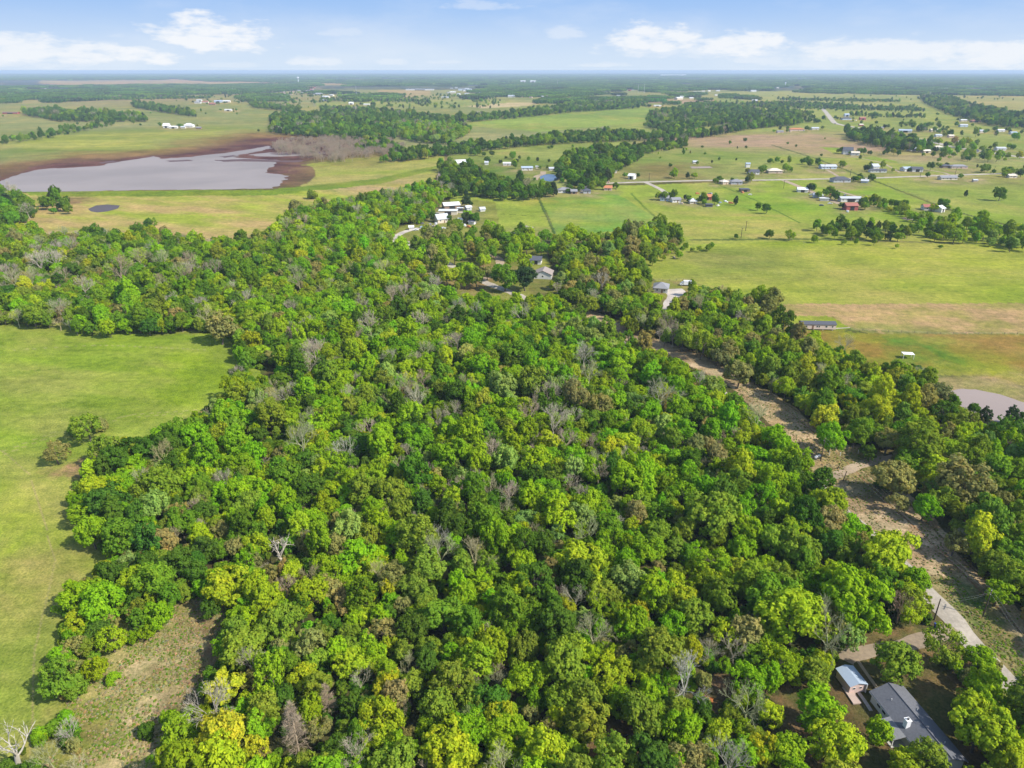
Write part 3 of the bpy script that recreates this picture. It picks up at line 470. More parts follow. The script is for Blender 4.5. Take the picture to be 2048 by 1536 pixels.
# ---------------------------------------------------------------- ground
SOFTP = [(300, 700), (-200, 812), (-200, 940), (-200, 1120), (90, 935), (260, 640), (150, 1380), (380, 1195), (1330, 505), (1600, 490), (1735, 668), (1650, 900), (1700, 950), (1790, 360), (1080, 392), (1340, 430), (640, 322), (700, 372), (0, 338), (0, 316), (0, 282), (1190, 1440), (1400, 1355), (1540, 1390), (190, 1350), (1860, 1160), (1500, 372), (1290, 300), (1240, 325), (60, 396), (0, 206), (760, 228), (540, 242), (1260, 278), (900, 545), (1290, 565), (1880, 752)]
SOFT = {k for k, f in enumerate(FIELD) if tuple(f[0][0]) in SOFTP} | set(SOFTP_X)
def build_ground():
    th = np.concatenate([np.linspace(R(75), R(50), 25)[:-1], np.linspace(R(50), R(14), 470)[:-1], np.linspace(R(14), R(2.2), 260)[:-1], np.linspace(R(2.2), math.atan(CAM_H / 45000.0), 70)])
    rr = CAM_H / np.tan(th); aa = np.concatenate([np.linspace(R(-80), R(-46), 14)[:-1], np.linspace(R(-46), R(46), 860), np.linspace(R(46), R(80), 14)[1:]])
    RRg, AA = np.meshgrid(rr, aa, indexing='ij'); X = RRg * np.sin(AA); Y = RRg * np.cos(AA)
    Z = np.zeros_like(X)
    # the dam of the lake: a long low bank
    p0, p1 = at(20, 389), at(620, 384); d = (p1 - p0); L = d.length; d.normalize(); nx, ny = -d.y, d.x
    s = (X - p0.x) * d.x + (Y - p0.y) * d.y; t = (X - p0.x) * nx + (Y - p0.y) * ny
    Z += 2.6 * np.exp(-(t / 9.0) ** 2) * np.clip(1 - np.abs(s - L / 2) / (L / 2 + 60), 0, 1) ** .3
    dist = np.hypot(X, Y); am = np.clip((dist - 1500) / 9000, 0, 1)
    V = np.stack([X, Y, Z], -1).reshape(-1, 3)
    nr, na = X.shape; idx = np.arange(nr * na).reshape(nr, na)
    Q = np.stack([idx[:-1, :-1], idx[1:, :-1], idx[1:, 1:], idx[:-1, 1:]], -1).reshape(-1, 4)[:, ::-1]
    # colour
    x = X.ravel(); y = Y.ravel(); dd = dist.ravel(); jit = np.clip(dd * .006, .5, 40)
    xj = x + (fbm(x / (jit * 3), y / (jit * 3), 5) - .5) * jit * 2.4; yj = y + (fbm(x / (jit * 3), y / (jit * 3), 9) - .5) * jit * 2.4
    px, py = to_pix(xj, np.maximum(yj, 8), 0.0)
    C = np.zeros((len(x), 3)); C[:] = lin((70, 80, 44))
    f0 = fbm(x / 5, y / 5, 3)[:, None]; C = lin((110, 94, 64)) * f0 + lin((64, 84, 38)) * (1 - f0)
    grassy = np.zeros(len(x))
    for k, (poly, c1, c2, size, streak) in enumerate(FIELD):
        soft = k in SOFT
        if soft:
            w = np.zeros(len(x)); A = 2.2 * max(size, 4)
            PW = [at(p[0], max(p[1], 150)) for p in poly]; bb = np.nonzero((x > min(p.x for p in PW) - 2 * A) & (x < max(p.x for p in PW) + 2 * A) & (y > min(p.y for p in PW) - 2 * A) & (y < max(p.y for p in PW) + 2 * A))[0]
            xb, yb = x[bb], y[bb]
            for q in range(7):
                ox = (fbm(xb / A, yb / A, 300 + q, 3) - .5) * A * 2.6; oy = (fbm(xb / A, yb / A, 400 + q, 3) - .5) * A * 2.6; qx, qy = to_pix(xb + ox, np.maximum(yb + oy, 8), 0.0); w[bb] += inside(poly, qx, qy)
            w /= 7; m = w > 0; w = w[m][:, None]
        else: m = inside(poly, px, py); w = 1.0
        if not m.any(): continue
        a = (k * 37 % 50 - 25) * .02; ca, sa = math.cos(a), math.sin(a); xs, ys = x[m], y[m]; size = max(size, 3)
        u = (xs * ca + ys * sa) / (size * streak); v = (-xs * sa + ys * ca) / size
        f = fbm(u, v, 31 + k, 5); f = np.clip((f - .5) * 2.6 + .5, 0, 1)[:, None]
        g = fbm(u * 5.1, v * 5.1, 77 + k, 3)[:, None]
        C[m] = (lin(c1) * f + lin(c2) * (1 - f)) * (.84 + .32 * g) * w + C[m] * (1 - w)
        grassy[m] = 1.0 if c1[1] > c1[0] - 25 and c1[1] > 120 else .3
    for (pts, w, c) in LINES:
        Lf, Rt = poly_line_band(pts, w); poly = [to_pix(q.x, q.y, 0) for q in Lf + Rt[::-1]]
        m = inside(poly, px * .3 + to_pix(x, np.maximum(y, 8), 0.0)[0] * .7, py * .3 + to_pix(x, np.maximum(y, 8), 0.0)[1] * .7); C[m] = lin(c)
    st = np.clip((fbm(x / 55, y / 90, 91, 5) - .5) * 4, 0, 1)[:, None] * grassy[:, None] * .32; C = C * (1 - st) + lin((196, 172, 108)) * st
    T_ = np.exp(-HAZE * np.minimum(dd, 9000))[:, None]; C = np.maximum((C - (1 - T_) * np.array([.22, .32, .42])) / T_, C * .45)   # the photograph's colours without their air
    C *= ALB
    m = bpy.data.materials.new('ground soil and grass'); m.use_nodes = True; nt = m.node_tree; b = nt.nodes['Principled BSDF']
    at_ = N(nt, 'ShaderNodeAttribute', attribute_name='land'); g = N(nt, 'ShaderNodeTexCoord')
    c = at_.outputs['Color']; h = None
    for (sca, am_, det, ry) in ((0.035, .34, 8.0, 0), (0.13, .15, 6.0, 1), (0.3, .38, 8.0, 0), (1.6, .50, 5.0, 0)):
        n = N(nt, 'ShaderNodeTexNoise', Scale=sca, Detail=det, Roughness=.65); mp = nt.nodes.new('ShaderNodeMapping'); nt.links.new(g.outputs['Object'], mp.inputs[0]); nt.links.new(mp.outputs[0], n.inputs['Vector'])
        if ry: mp.inputs['Rotation'].default_value = (0, 0, .35); mp.inputs['Scale'].default_value = (.4, 1.8, 1)
        v = M2(nt, 'ADD', M2(nt, 'MULTIPLY', M2(nt, 'SUBTRACT', n.outputs[0], .5), am_ * 4.2), 1.0)
        cc = nt.nodes.new('ShaderNodeCombineXYZ')
        nt.links.new(v, cc.inputs[0]); nt.links.new(M2(nt, 'POWER', v, .8), cc.inputs[1]); nt.links.new(v, cc.inputs[2])
        c = mixc(nt, 1.0, c, cc.outputs[0], 'MULTIPLY'); h = v
    nt.links.new(c, b.inputs['Base Color']); b.inputs['Roughness'].default_value = .95; b.inputs['Specular IOR Level'].default_value = .1
    bm = N(nt, 'ShaderNodeBump', Strength=.6, Distance=.25); nt.links.new(h, bm.inputs['Height']); nt.links.new(bm.outputs[0], b.inputs['Normal'])
    me = mesh_np('ground', V, Q, (m,)); ca_ = me.color_attributes.new('land', 'FLOAT_COLOR', 'POINT')
    ca_.data.foreach_set('color', np.concatenate([C, np.ones((len(C), 1))], 1).astype(np.float32).ravel())
    tag(obj('ground', me), kind='structure')
build_ground()

# ---------------------------------------------------------------- water
def water_mat(name, c, rough=.12, bump=.04, gloss=.16):
    m = bpy.data.materials.new(name); m.use_nodes = True; nt = m.node_tree; nt.nodes.remove(nt.nodes['Principled BSDF'])
    g = N(nt, 'ShaderNodeTexCoord'); n = N(nt, 'ShaderNodeTexNoise', Scale=.008, Detail=5.0); nt.links.new(g.outputs['Object'], n.inputs['Vector'])
    d = N(nt, 'ShaderNodeBsdfDiffuse'); gl = N(nt, 'ShaderNodeBsdfGlossy', Roughness=rough); mx = nt.nodes.new('ShaderNodeMixShader'); mx.inputs[0].default_value = gloss
    nt.links.new(mixc(nt, smooth(nt, n.outputs[0], .3, .7), tuple(v * .88 for v in c), tuple(v * 1.1 for v in c)), d.inputs[0])
    n3 = N(nt, 'ShaderNodeTexNoise', Scale=1.2, Detail=3.0); nt.links.new(g.outputs['Object'], n3.inputs['Vector'])
    bm = N(nt, 'ShaderNodeBump', Strength=bump, Distance=.1); nt.links.new(n3.outputs[0], bm.inputs['Height']); nt.links.new(bm.outputs[0], gl.inputs['Normal'])
    nt.links.new(d.outputs[0], mx.inputs[1]); nt.links.new(gl.outputs[0], mx.inputs[2]); nt.links.new(mx.outputs[0], nt.nodes['Material Output'].inputs[0])
    return m
def sheet(name, pts, m, z, wob=0.0, kind='structure', label=None):
    P = [at(*p) for p in pts]; out = []
    for i, p in enumerate(P):
        q = P[(i + 1) % len(P)]; n = max(1, int((q - p).length / max(1.5, (p.length) * .006)))
        for k in range(n):
            v = p.lerp(q, k / n)
            if wob: 
                s = wob * (p.length) * .004; a = np.array([v.x / (s * 4)]); bb = np.array([v.y / (s * 4)])
                v = v + Vector(((float(fbm(a, bb, 3)[0]) - .5) * s * 4, (float(fbm(a, bb, 8)[0]) - .5) * s * 4, 0))
            out.append((v.x, v.y, z))
    me = bpy.data.meshes.new(name); me.from_pydata(out, [], [tuple(range(len(out)))]); me.materials.append(m)
    o = obj(name, me); tag(o, label, kind=kind); return o
W_LAKE = water_mat('muddy lake water', tuple(alb(172, 158, 148)), .2)
W_POND = water_mat('muddy pond water', tuple(alb(186, 164, 146)), .2)
W_BLUE = water_mat('clear pond water', (.07, .11, .16), .06, .04, .5)
sheet('lake', [(-60, 384), (-60, 372), (0, 363), (18, 356), (45, 345), (85, 338), (150, 335), (200, 331), (225, 325), (262, 320), (310, 313), (322, 318), (380, 314), (432, 308), (476, 302), (512, 297), (538, 292), (546, 296), (520, 303), (490, 308), (470, 314),
               (500, 317), (560, 321), (548, 332), (532, 345), (571, 351), (572, 357), (560, 370), (548, 377), (400, 379), (200, 382), (45, 384)], W_LAKE, .05, 1)
sheet('lake_inlet', [(500, 309), (540, 305), (600, 306), (665, 303), (668, 306), (610, 311), (560, 313), (510, 312)], W_LAKE, .06, 1)
MUD = mat('wet brown mud', tuple(alb(108, 78, 72)), .7, .25, .05)
for q in ([(430, 320), (500, 318), (560, 321), (610, 320), (600, 324), (520, 323), (450, 323)], [(330, 322), (372, 320), (380, 322), (340, 324)], [(440, 313), (470, 310), (480, 312), (452, 315)], [(196, 325), (222, 321), (232, 323), (206, 327)], [(540, 307), (640, 303), (665, 306), (560, 309)]): sheet('mud_flat', q, MUD, .12, 1)
sheet('pond', [(176, 418), (192, 411), (215, 409), (240, 411), (236, 417), (215, 423), (195, 425), (182, 423)], water_mat('dark stock pond water', tuple(alb(104, 92, 90)), .2, .04, .1), .05)
sheet('pond', [(1892, 785), (1915, 778), (1952, 779), (2000, 789), (2040, 803), (2100, 820), (2100, 862), (2040, 858), (1990, 842), (1950, 826), (1920, 812)], W_POND, .05, .3)
sheet('pond', [(1078, 352), (1095, 348), (1118, 350), (1116, 360), (1100, 363), (1082, 360)], W_BLUE, .06)
sheet('pond', [(1380, 333), (1420, 333), (1426, 336), (1384, 337)], W_POND, .06)
sheet('pond', [(1800, 436), (1820, 434), (1832, 438), (1815, 441)], W_POND, .06)

# ---------------------------------------------------------------- roads
def gravel(name, c, sc_=1.2):
    m = bpy.data.materials.new(name); m.use_nodes = True; nt = m.node_tree; b = nt.nodes['Principled BSDF']
    g = N(nt, 'ShaderNodeTexCoord'); n = N(nt, 'ShaderNodeTexNoise', Scale=sc_, Detail=8.0, Roughness=.7); nt.links.new(g.outputs['Object'], n.inputs['Vector'])
    n2_ = N(nt, 'ShaderNodeTexNoise', Scale=.12, Detail=4.0); nt.links.new(g.outputs['Object'], n2_.inputs['Vector'])
    f = M2(nt, 'MULTIPLY', M2(nt, 'ADD', n.outputs[0], n2_.outputs[0]), .5)
    nt.links.new(mixc(nt, smooth(nt, f, .35, .65), tuple(v * .72 for v in c), tuple(min(.9, v * 1.2) for v in c)), b.inputs['Base Color']); b.inputs['Roughness'].default_value = .95
    return m
G_ROAD = gravel('pale gravel', tuple(alb(205, 192, 172))); G_DIRT = gravel('bare dirt', tuple(alb(194, 170, 138))); G_CONC = gravel('pale concrete', tuple(alb(218, 205, 190)))
def road(name, pts, w, m, z=.03, wob=.15):
    P = [at(*p) for p in pts]; Q = []
    for i in range(len(P) - 1):
        a = P[max(i - 1, 0)]; b = P[i]; c = P[i + 1]; d = P[min(i + 2, len(P) - 1)]; n = max(2, int((c - b).length / max(3, b.length * .01)))
        for k in range(n):
            t = k / n; Q.append(.5 * ((2 * b) + (c - a) * t + (2 * a - 5 * b + 4 * c - d) * t * t + (3 * b - a - 3 * c + d) * t ** 3))
    Q.append(P[-1]); V = []; F_ = []
    for i, p in enumerate(Q):
        d = (Q[min(i + 1, len(Q) - 1)] - Q[max(i - 1, 0)]).normalized(); n = Vector((-d.y, d.x, 0)) * w / 2
        a, b = 1 + random.uniform(-wob, wob), 1 + random.uniform(-wob, wob)
        V += [tuple(p + n * a + Vector((0, 0, z))), tuple(p + n * .33 + Vector((0, 0, z + .02))), tuple(p - n * .33 + Vector((0, 0, z + .02))), tuple(p - n * b + Vector((0, 0, z)))]
        if i: 
            q = 4 * i
            for k in range(3): F_.append((q - 4 + k, q + k, q + 1 + k, q - 3 + k))
    me = bpy.data.meshes.new(name); me.from_pydata(V, [], F_); me.materials.append(m)
    return tag(obj(name, me), kind='structure')
road('gravel_road', [(2100, 1470), (2010, 1360), (1948, 1290), (1905, 1240), (1850, 1180), (1800, 1130), (1742, 1076), (1680, 1020), (1620, 958), (1575, 915), (1530, 868), (1480, 820), (1420, 772), (1340, 728), (1250, 690), (1150, 640), (1060, 600), (960, 560), (880, 520), (810, 488)], 5.6, G_ROAD, .035)
road('dirt_driveway', [(1625, 962), (1660, 955), (1700, 938), (1745, 922), (1790, 914)], 3.6, G_DIRT, .045, .2)
road('driveway', [(1908, 1256), (1872, 1271), (1832, 1284), (1790, 1296), (1740, 1302), (1700, 1312), (1690, 1322)], 3.8, gravel('grey gravel', tuple(alb(172, 152, 126))), .05, .2)
road('driveway', [(800, 478), (790, 486), (796, 470), (815, 462), (838, 456)], 6, G_CONC, .05)
road('driveway', [(796, 484), (815, 484), (842, 482)], 3.6, G_ROAD, .06)
road('driveway', [(800, 490), (812, 497), (842, 497), (880, 490)], 3.0, G_ROAD, .06)
road('driveway', [(960, 560), (990, 545), (1000, 520), (980, 508)], 6, G_DIRT, .05)
road('driveway', [(1345, 622), (1352, 600), (1355, 588), (1345, 578)], 12, G_CONC, .05, .1)
road('driveway', [(1350, 640), (1348, 620), (1350, 596)], 4, G_DIRT, .06)
road('driveway', [(1560, 652), (1590, 650), (1610, 650)], 3.2, G_DIRT, .05)
road('driveway', [(1670, 657), (1690, 656), (1700, 655)], 1.2, G_ROAD, .05)
road('country_road', [(1150, 369), (1290, 364), (1420, 361), (1540, 360), (1640, 358), (1720, 357), (1800, 354), (1920, 350), (2100, 344)], 9, G_ROAD, .08, .08)
road('dirt_track', [(1292, 365), (1320, 378), (1340, 392)], 6, G_ROAD, .09, .1)
road('dirt_track', [(1568, 361), (1610, 378), (1650, 396), (1680, 408)], 7, G_DIRT, .09, .1)
road('dirt_track', [(1164, 386), (1170, 370)], 6, G_ROAD, .09)
road('dirt_track', [(1216, 366), (1208, 350)], 5, G_DIRT, .09)
road('dirt_track', [(1070, 360), (1075, 352), (1086, 348), (1086, 343)], 7, G_DIRT, .09)
road('dirt_track', [(880, 372), (878, 355), (884, 338), (893, 330)], 5, G_DIRT, .08)
road('dirt_track', [(860, 428), (890, 424), (930, 425)], 6, G_ROAD, .08)
road('country_road', [(1641, 213), (1652, 225), (1664, 240), (1672, 247), (1700, 253), (1740, 259), (1790, 270), (1850, 280), (1900, 293), (1950, 301), (2060, 317)], 13, G_ROAD, .2, .05)
road('country_road', [(700, 163), (760, 162), (900, 167)], 40, G_ROAD, .2, .1)
for pts, w in ([(1654, 340), (1672, 350), (1680, 357)], 4), ([(1700, 313), (1760, 325), (1800, 345)], 3), ([(1856, 340), (1890, 346), (1900, 351)], 4), ([(1670, 380), (1710, 392), (1730, 398)], 4):
    road('dirt_track', pts, w, G_DIRT, .08, .1)

# ---------------------------------------------------------------- tree meshes
def leaf_mat(name, shift=1.0):
    m = bpy.data.materials.new(name); m.use_nodes = True; nt = m.node_tree; nt.nodes.remove(nt.nodes['Principled BSDF']); out = nt.nodes['Material Output']
    a = N(nt, 'ShaderNodeAttribute', attribute_name='tint', attribute_type='INSTANCER'); g = N(nt, 'ShaderNodeNewGeometry'); t = N(nt, 'ShaderNodeTexCoord')
    n = N(nt, 'ShaderNodeTexNoise', Scale=.55, Detail=3.0); nt.links.new(t.outputs['Object'], n.inputs['Vector'])
    v = M2(nt, 'ADD', M2(nt, 'MULTIPLY', g.outputs['Random Per Island'], .55), M2(nt, 'MULTIPLY', n.outputs[0], .9))
    cc = nt.nodes.new('ShaderNodeCombineXYZ'); nt.links.new(M2(nt, 'ADD', M2(nt, 'MULTIPLY', v, 1.05), .22), cc.inputs[0]); nt.links.new(M2(nt, 'ADD', M2(nt, 'MULTIPLY', v, .72), .46), cc.inputs[1]); nt.links.new(M2(nt, 'ADD', M2(nt, 'MULTIPLY', v, .6), .5), cc.inputs[2])
    c = mixc(nt, 1.0, a.outputs['Color'], cc.outputs[0], 'MULTIPLY')
    nb = N(nt, 'ShaderNodeTexNoise', Scale=.23, Detail=3.0); nt.links.new(t.outputs['Object'], nb.inputs['Vector'])
    c = mixc(nt, M2(nt, 'MULTIPLY', smooth(nt, nb.outputs[0], .42, .66), .8), c, mixc(nt, 1.0, c, (1.2, 1.06, 1.0), 'MULTIPLY'))
    d = N(nt, 'ShaderNodeBsdfDiffuse'); tr = N(nt, 'ShaderNodeBsdfTranslucent'); nt.links.new(c, d.inputs[0])
    nt.links.new(mixc(nt, 1.0, c, (1.15, 1.1, .6), 'MULTIPLY'), tr.inputs[0])
    mx = nt.nodes.new('ShaderNodeMixShader'); mx.inputs[0].default_value = .42; nt.links.new(d.outputs[0], mx.inputs[1]); nt.links.new(tr.outputs[0], mx.inputs[2])
    nt.links.new(mx.outputs[0], out.inputs[0]); return m
LEAF = leaf_mat('foliage')
BARK = mat('grey brown bark', (.13, .105, .085), .9, .3, 2.0)
def tint_bark():
    m = bpy.data.materials.new('dry twigs'); m.use_nodes = True; nt = m.node_tree; b = nt.nodes['Principled BSDF']
    a = N(nt, 'ShaderNodeAttribute', attribute_name='tint', attribute_type='INSTANCER'); t = N(nt, 'ShaderNodeTexCoord'); n = N(nt, 'ShaderNodeTexNoise', Scale=2.0, Detail=3.0)
    nt.links.new(t.outputs['Object'], n.inputs['Vector']); v = M2(nt, 'ADD', M2(nt, 'MULTIPLY', n.outputs[0], .8), .6)
    cc = nt.nodes.new('ShaderNodeCombineXYZ'); [nt.links.new(v, cc.inputs[i]) for i in range(3)]
    nt.links.new(mixc(nt, 1.0, a.outputs['Color'], cc.outputs[0], 'MULTIPLY'), b.inputs['Base Color']); b.inputs['Roughness'].default_value = .9; return m
TWIG = tint_bark()

def unit(v): return v / (np.linalg.norm(v, axis=-1, keepdims=True) + 1e-9)
def leaves_to_quads(P, Nn, size, rng):
    n = len(P); t = unit(np.cross(Nn, rng.normal(size=(n, 3)))); b = np.cross(Nn, t); s = size[:, None]
    a = P - t * s * .5 - b * s * .36; c = P + t * s * .5 - b * s * .36; d = P + t * s * .42 + b * s * .4 + Nn * s * .12; e = P - t * s * .42 + b * s * .4 + Nn * s * .12
    V = np.stack([a, c, d, e], 1).reshape(-1, 3); Q = np.arange(4 * n).reshape(n, 4); return V, Q
def crown_np(seed, ax=(5, 5, 4), cz=7.2, lobes=26, lr=1.55, sub=12, lv=15, leaf=.40, density=1.0, cone=0.0, core=500, low=-.45, skew=.2):
    rng = np.random.default_rng(seed); P = []; Nn = []; ax = np.array(ax, float); LC = []
    bumps = [(unit(rng.normal(size=3)), rng.uniform(-1, 1)) for _ in range(5)]
    k = 0
    while k < lobes:
        u = unit(rng.normal(size=3)); 
        if u[2] < low: continue
        rad = rng.uniform(.50, .84)
        rad *= 1 + skew * sum(b * max(0, float(u @ v)) ** 2 for v, b in bumps)
        c = u * ax * rad
        if cone: 
            f = np.clip((c[2] / ax[2] + 1) / 2, 0, 1); c[:2] *= (1 - cone * f) * 1.15
        if LC and min(np.linalg.norm((c - q) / ax) for q in LC) < .22 and rng.random() < .8: continue
        LC.append(c); r = lr * rng.uniform(.7, 1.3) * (1 - .35 * cone)
        m = int(sub * density * r * r / (lr * lr) + 3)
        sv = unit(rng.normal(size=(m * 3, 3)) + u * .55 + np.array([0, 0, .35])); sv = sv[(sv @ u) > -.35][:m]
        sc_ = c + sv * r * rng.uniform(.55, 1.2, (len(sv), 1)) * np.array([1, 1, .85])
        sr = r * rng.uniform(.26, .42, len(sv))
        for s0, v0, r0 in zip(sc_, sv, sr):
            w = unit(rng.normal(size=(lv, 3)) + v0 * .7); P.append(s0 + w * r0 * (.5 + .9 * rng.random((lv, 1)) ** 1.5)); Nn.append(unit(w * .9 + v0 * .6 + rng.normal(size=(lv, 3)) * .38 + np.array([0, 0, .25])))
        k += 1
    if core:
        u = unit(rng.normal(size=(core, 3))); P.append(u * ax * rng.uniform(.2, .62, (core, 1))); Nn.append(unit(rng.normal(size=(core, 3))))
    P = np.concatenate(P) + np.array([0, 0, cz]); Nn = np.concatenate(Nn)
    V, Q = leaves_to_quads(P, Nn, leaf * rng.uniform(.7, 1.35, len(P)), rng); return V, Q, [q + np.array([0, 0, cz]) for q in LC]
class Br:
    def __init__(s, seed): s.rng = np.random.default_rng(seed); s.V = []; s.Q = []
    def seg(s, p, q, r0, r1, n=4):
        d = unit(q - p); a = unit(np.cross(d, [0.31, .73, .61])); c = np.cross(d, a); b = len(s.V)
        for (o, r) in ((p, r0), (q, r1)):
            for i in range(n): t = 2 * math.pi * i / n; s.V.append(o + a * r * math.cos(t) + c * r * math.sin(t))
        for i in range(n): j = (i + 1) % n; s.Q.append((b + i, b + j, b + n + j, b + n + i))
    def twig(s, p, q, w):
        d = unit(q - p); a = unit(np.cross(d, s.rng.normal(size=3))) * w; b = len(s.V); s.V += [p - a, p + a, q + a * .4, q - a * .4]; s.Q.append((b, b + 1, b + 2, b + 3))
    def grow(s, p, d, L, r, depth, spread=.8, kids=4, up=.25, tw=.035):
        m = 3; q = p
        for i in range(m):
            d = unit(d + s.rng.normal(size=3) * .16 + np.array([0, 0, up * .12])); e = q + d * L / m
            if depth <= 0: s.twig(q, e, tw * (1 - .25 * i))
            else: s.seg(q, e, r * (1 - .22 * i), r * (1 - .22 * (i + 1)), 4 if r > .06 else 3)
            if depth > 0 and i > 0:
                for k in range(int(kids / 2 + s.rng.random())):
                    v = unit(d + unit(s.rng.normal(size=3)) * spread + np.array([0, 0, up])); s.grow(e, v, L * s.rng.uniform(.5, .72), r * .5, depth - 1, spread, kids, up, tw)
            q = e
        if depth > 0: s.grow(q, d, L * .6, r * .42, depth - 1, spread, kids, up, tw)
def trunk_np(seed, LC, r=.24):
    b = Br(seed); top = np.array([0, 0, 6.0]); p = np.zeros(3); jo = b.rng.normal(size=2) * .3; mid = np.array([jo[0], jo[1], 3.0]); b.seg(p, mid, r * 1.3, r, 7); b.seg(mid, top, r, r * .6, 6)
    for q in LC[:14]:
        s0 = mid + (top - mid) * b.rng.uniform(-.1, .9); m = (s0 + q) / 2 + b.rng.normal(size=3) * .25 + np.array([0, 0, -.3]); b.seg(s0, m, r * .42, r * .28, 4); b.seg(m, q, r * .28, .03, 3)
    return np.array(b.V), np.array(b.Q)
def bare_np(seed, H=9.0, depth=3, spread=.75, kids=4, limbs=6, r=.22, up=.3, tw=.035):
    b = Br(seed); h0 = H * .3; p = np.zeros(3); q = np.array([b.rng.normal() * .25, b.rng.normal() * .25, h0]); b.seg(p, q, r * 1.3, r, 6)
    for i in range(limbs):
        a = 2 * math.pi * (i + b.rng.random() * .7) / limbs; t = b.rng.uniform(.35, .95); d = unit(np.array([math.cos(a) * t, math.sin(a) * t, 1.0]))
        b.grow(q + np.array([0, 0, b.rng.uniform(-.5, .3)]), d, H * b.rng.uniform(.26, .36), r * .55, depth, spread, kids, up, tw)
    return np.array(b.V), np.array(b.Q)
def dead_cedar_np(seed, H=11.0, Rr=2.6, n=150):
    b = Br(seed); b.seg(np.zeros(3), np.array([.1, 0, H * .5]), .2, .13, 6); b.seg(np.array([.1, 0, H * .5]), np.array([0, 0, H]), .13, .02, 5)
    for i in range(n):
        z = H * (.12 + .86 * b.rng.random() ** .8); a = b.rng.random() * 6.283; L = Rr * (1 - (z / H) ** 1.5) * b.rng.uniform(.6, 1.1) + .25
        d = unit(np.array([math.cos(a), math.sin(a), b.rng.uniform(.05, .55)])); p = np.array([0, 0, z]); e = p + d * L; b.seg(p, e, .035, .012, 3)
        for k in range(16):
            s0 = p + (e - p) * b.rng.uniform(.2, 1); v = unit(d + b.rng.normal(size=3) * .7); b.twig(s0, s0 + v * b.rng.uniform(.35, .9), .022)
    return np.array(b.V), np.array(b.Q)

LEAFY = {}   # name -> (crown mesh, trunk mesh)
def reg(name, seed, **kw):
    V, Q, LC = crown_np(seed, **kw); tv, tq = trunk_np(seed, LC)
    LEAFY[name] = (mesh_np('crown', V, Q, (LEAF,)), mesh_np('trunk', tv, tq, (BARK,)), (V, Q, tv, tq))
BROAD = []; TALL = []; LOOSE = []; CEDAR = []; SHRUB = []
for i in range(12): reg(f'broad{i:02d}', 10 + i, ax=(5, 5 * (.74 + .035 * i), 4.2 + .5 * (i % 3)), cz=6.2, lobes=24 + 3 * (i % 6), lr=1.25 + .12 * (i % 4), low=-.8, cone=.14 * (i % 4), skew=.34); BROAD.append(f'broad{i:02d}')
for i in range(4): reg(f'tall{i}', 40 + i, ax=(4.6, 4.6, 6.4), cz=7.6, lobes=42, lr=1.35, cone=.35, low=-.85); TALL.append(f'tall{i}')
for i in range(4): reg(f'loose{i}', 60 + i, ax=(5, 5, 4.6), cz=6.4, lobes=32, lr=1.1, sub=9, lv=11, core=120, leaf=.36, low=-.7); LOOSE.append(f'loose{i}')
for i in range(3): reg(f'cedar{i}', 80 + i, ax=(4.6, 4.6, 6.2), cz=6.4, lobes=44, lr=1.1, cone=.72, leaf=.34, lv=17, low=-.9); CEDAR.append(f'cedar{i}')
for i in range(3): reg(f'shrub{i}', 90 + i, ax=(5, 5, 3.6), cz=3.2, lobes=22, lr=1.6, low=-.7, leaf=.6, lv=13); SHRUB.append(f'shrub{i}')
BAREM = {}
def regb(name, V, Q): BAREM[name] = (mesh_np('branches', V, Q, (TWIG,)), V, Q)
for i in range(5): regb(f'bare{i}', *bare_np(100 + i, 10.0, 3, .8, 4, 6, .2, .25, .03))
for i in range(2): regb(f'snag{i}', *bare_np(120 + i, 9.5, 1, .9, 4, 5, .3, .15, .06))
for i in range(2): regb(f'deadcedar{i}', *dead_cedar_np(130 + i))
for i in range(2): regb(f'gnarled{i}', *bare_np(142 + i, 10.0, 2, 1.0, 3, 5, .42, .05, .07))

PAL = {'G': (.235, .375, .014), 'V': (.185, .375, .014), 'g': (.14, .26, .018), 'd': (.085, .17, .018), 'y': (.32, .42, .02), 'Y': (.42, .46, .03), 'o': (.27, .27, .085), 'p': (.25, .36, .08), 'l': (.20, .29, .028),
       'B': (.40, .35, .25), 'D': (.33, .26, .175), 'W': (.47, .42, .34), 'b': (.37, .35, .18), 'k': (.05, .09, .03), 'r': (.25, .19, .12)}
CNAME = {'G': 'bright green', 'V': 'vivid green', 'g': 'mid green', 'd': 'dark green', 'y': 'yellow-green', 'Y': 'golden yellow', 'o': 'olive brown', 'p': 'pale green', 'l': 'olive green', 'k': 'blackish green', 'r': 'reddish brown'}
def tint(k, j=.16):
    c = np.array(PAL[k]) * (1.0 if k in 'BDWbT' else 1.16); return tuple(float(x) for x in np.clip(c * (1 + RNG.normal() * j * .6) * (1 + RNG.normal(size=3) * np.array([j, j * .5, j]) * .6), .008, .8))
WEIGHTS = {'main': 'GGGGGGggggdddVVVyyyllop', 'right': 'GGgllllyyyyyyllloooopdg', 'dark': 'dddddggggGlk', 'yard': 'lyyGgolgG', 'edge': 'Ggdlb', 'left': 'ddgggggGGGGGllloVy', 'bottom': 'GGGGGyyyyggllVVlod', 'mid': 'ddggGGGGGGVVVGGGyyllp'}
def palette_at(pal, px, py):
    if pal == 'main':
        if px < 520 and py < 700: return 'left'
        if py > 1120: return 'bottom'
        if px > 600 and py < 1000: return 'mid'
        if px < 640 and py < 1100: return 'left' if random.random() < .6 else 'main'
    return pal

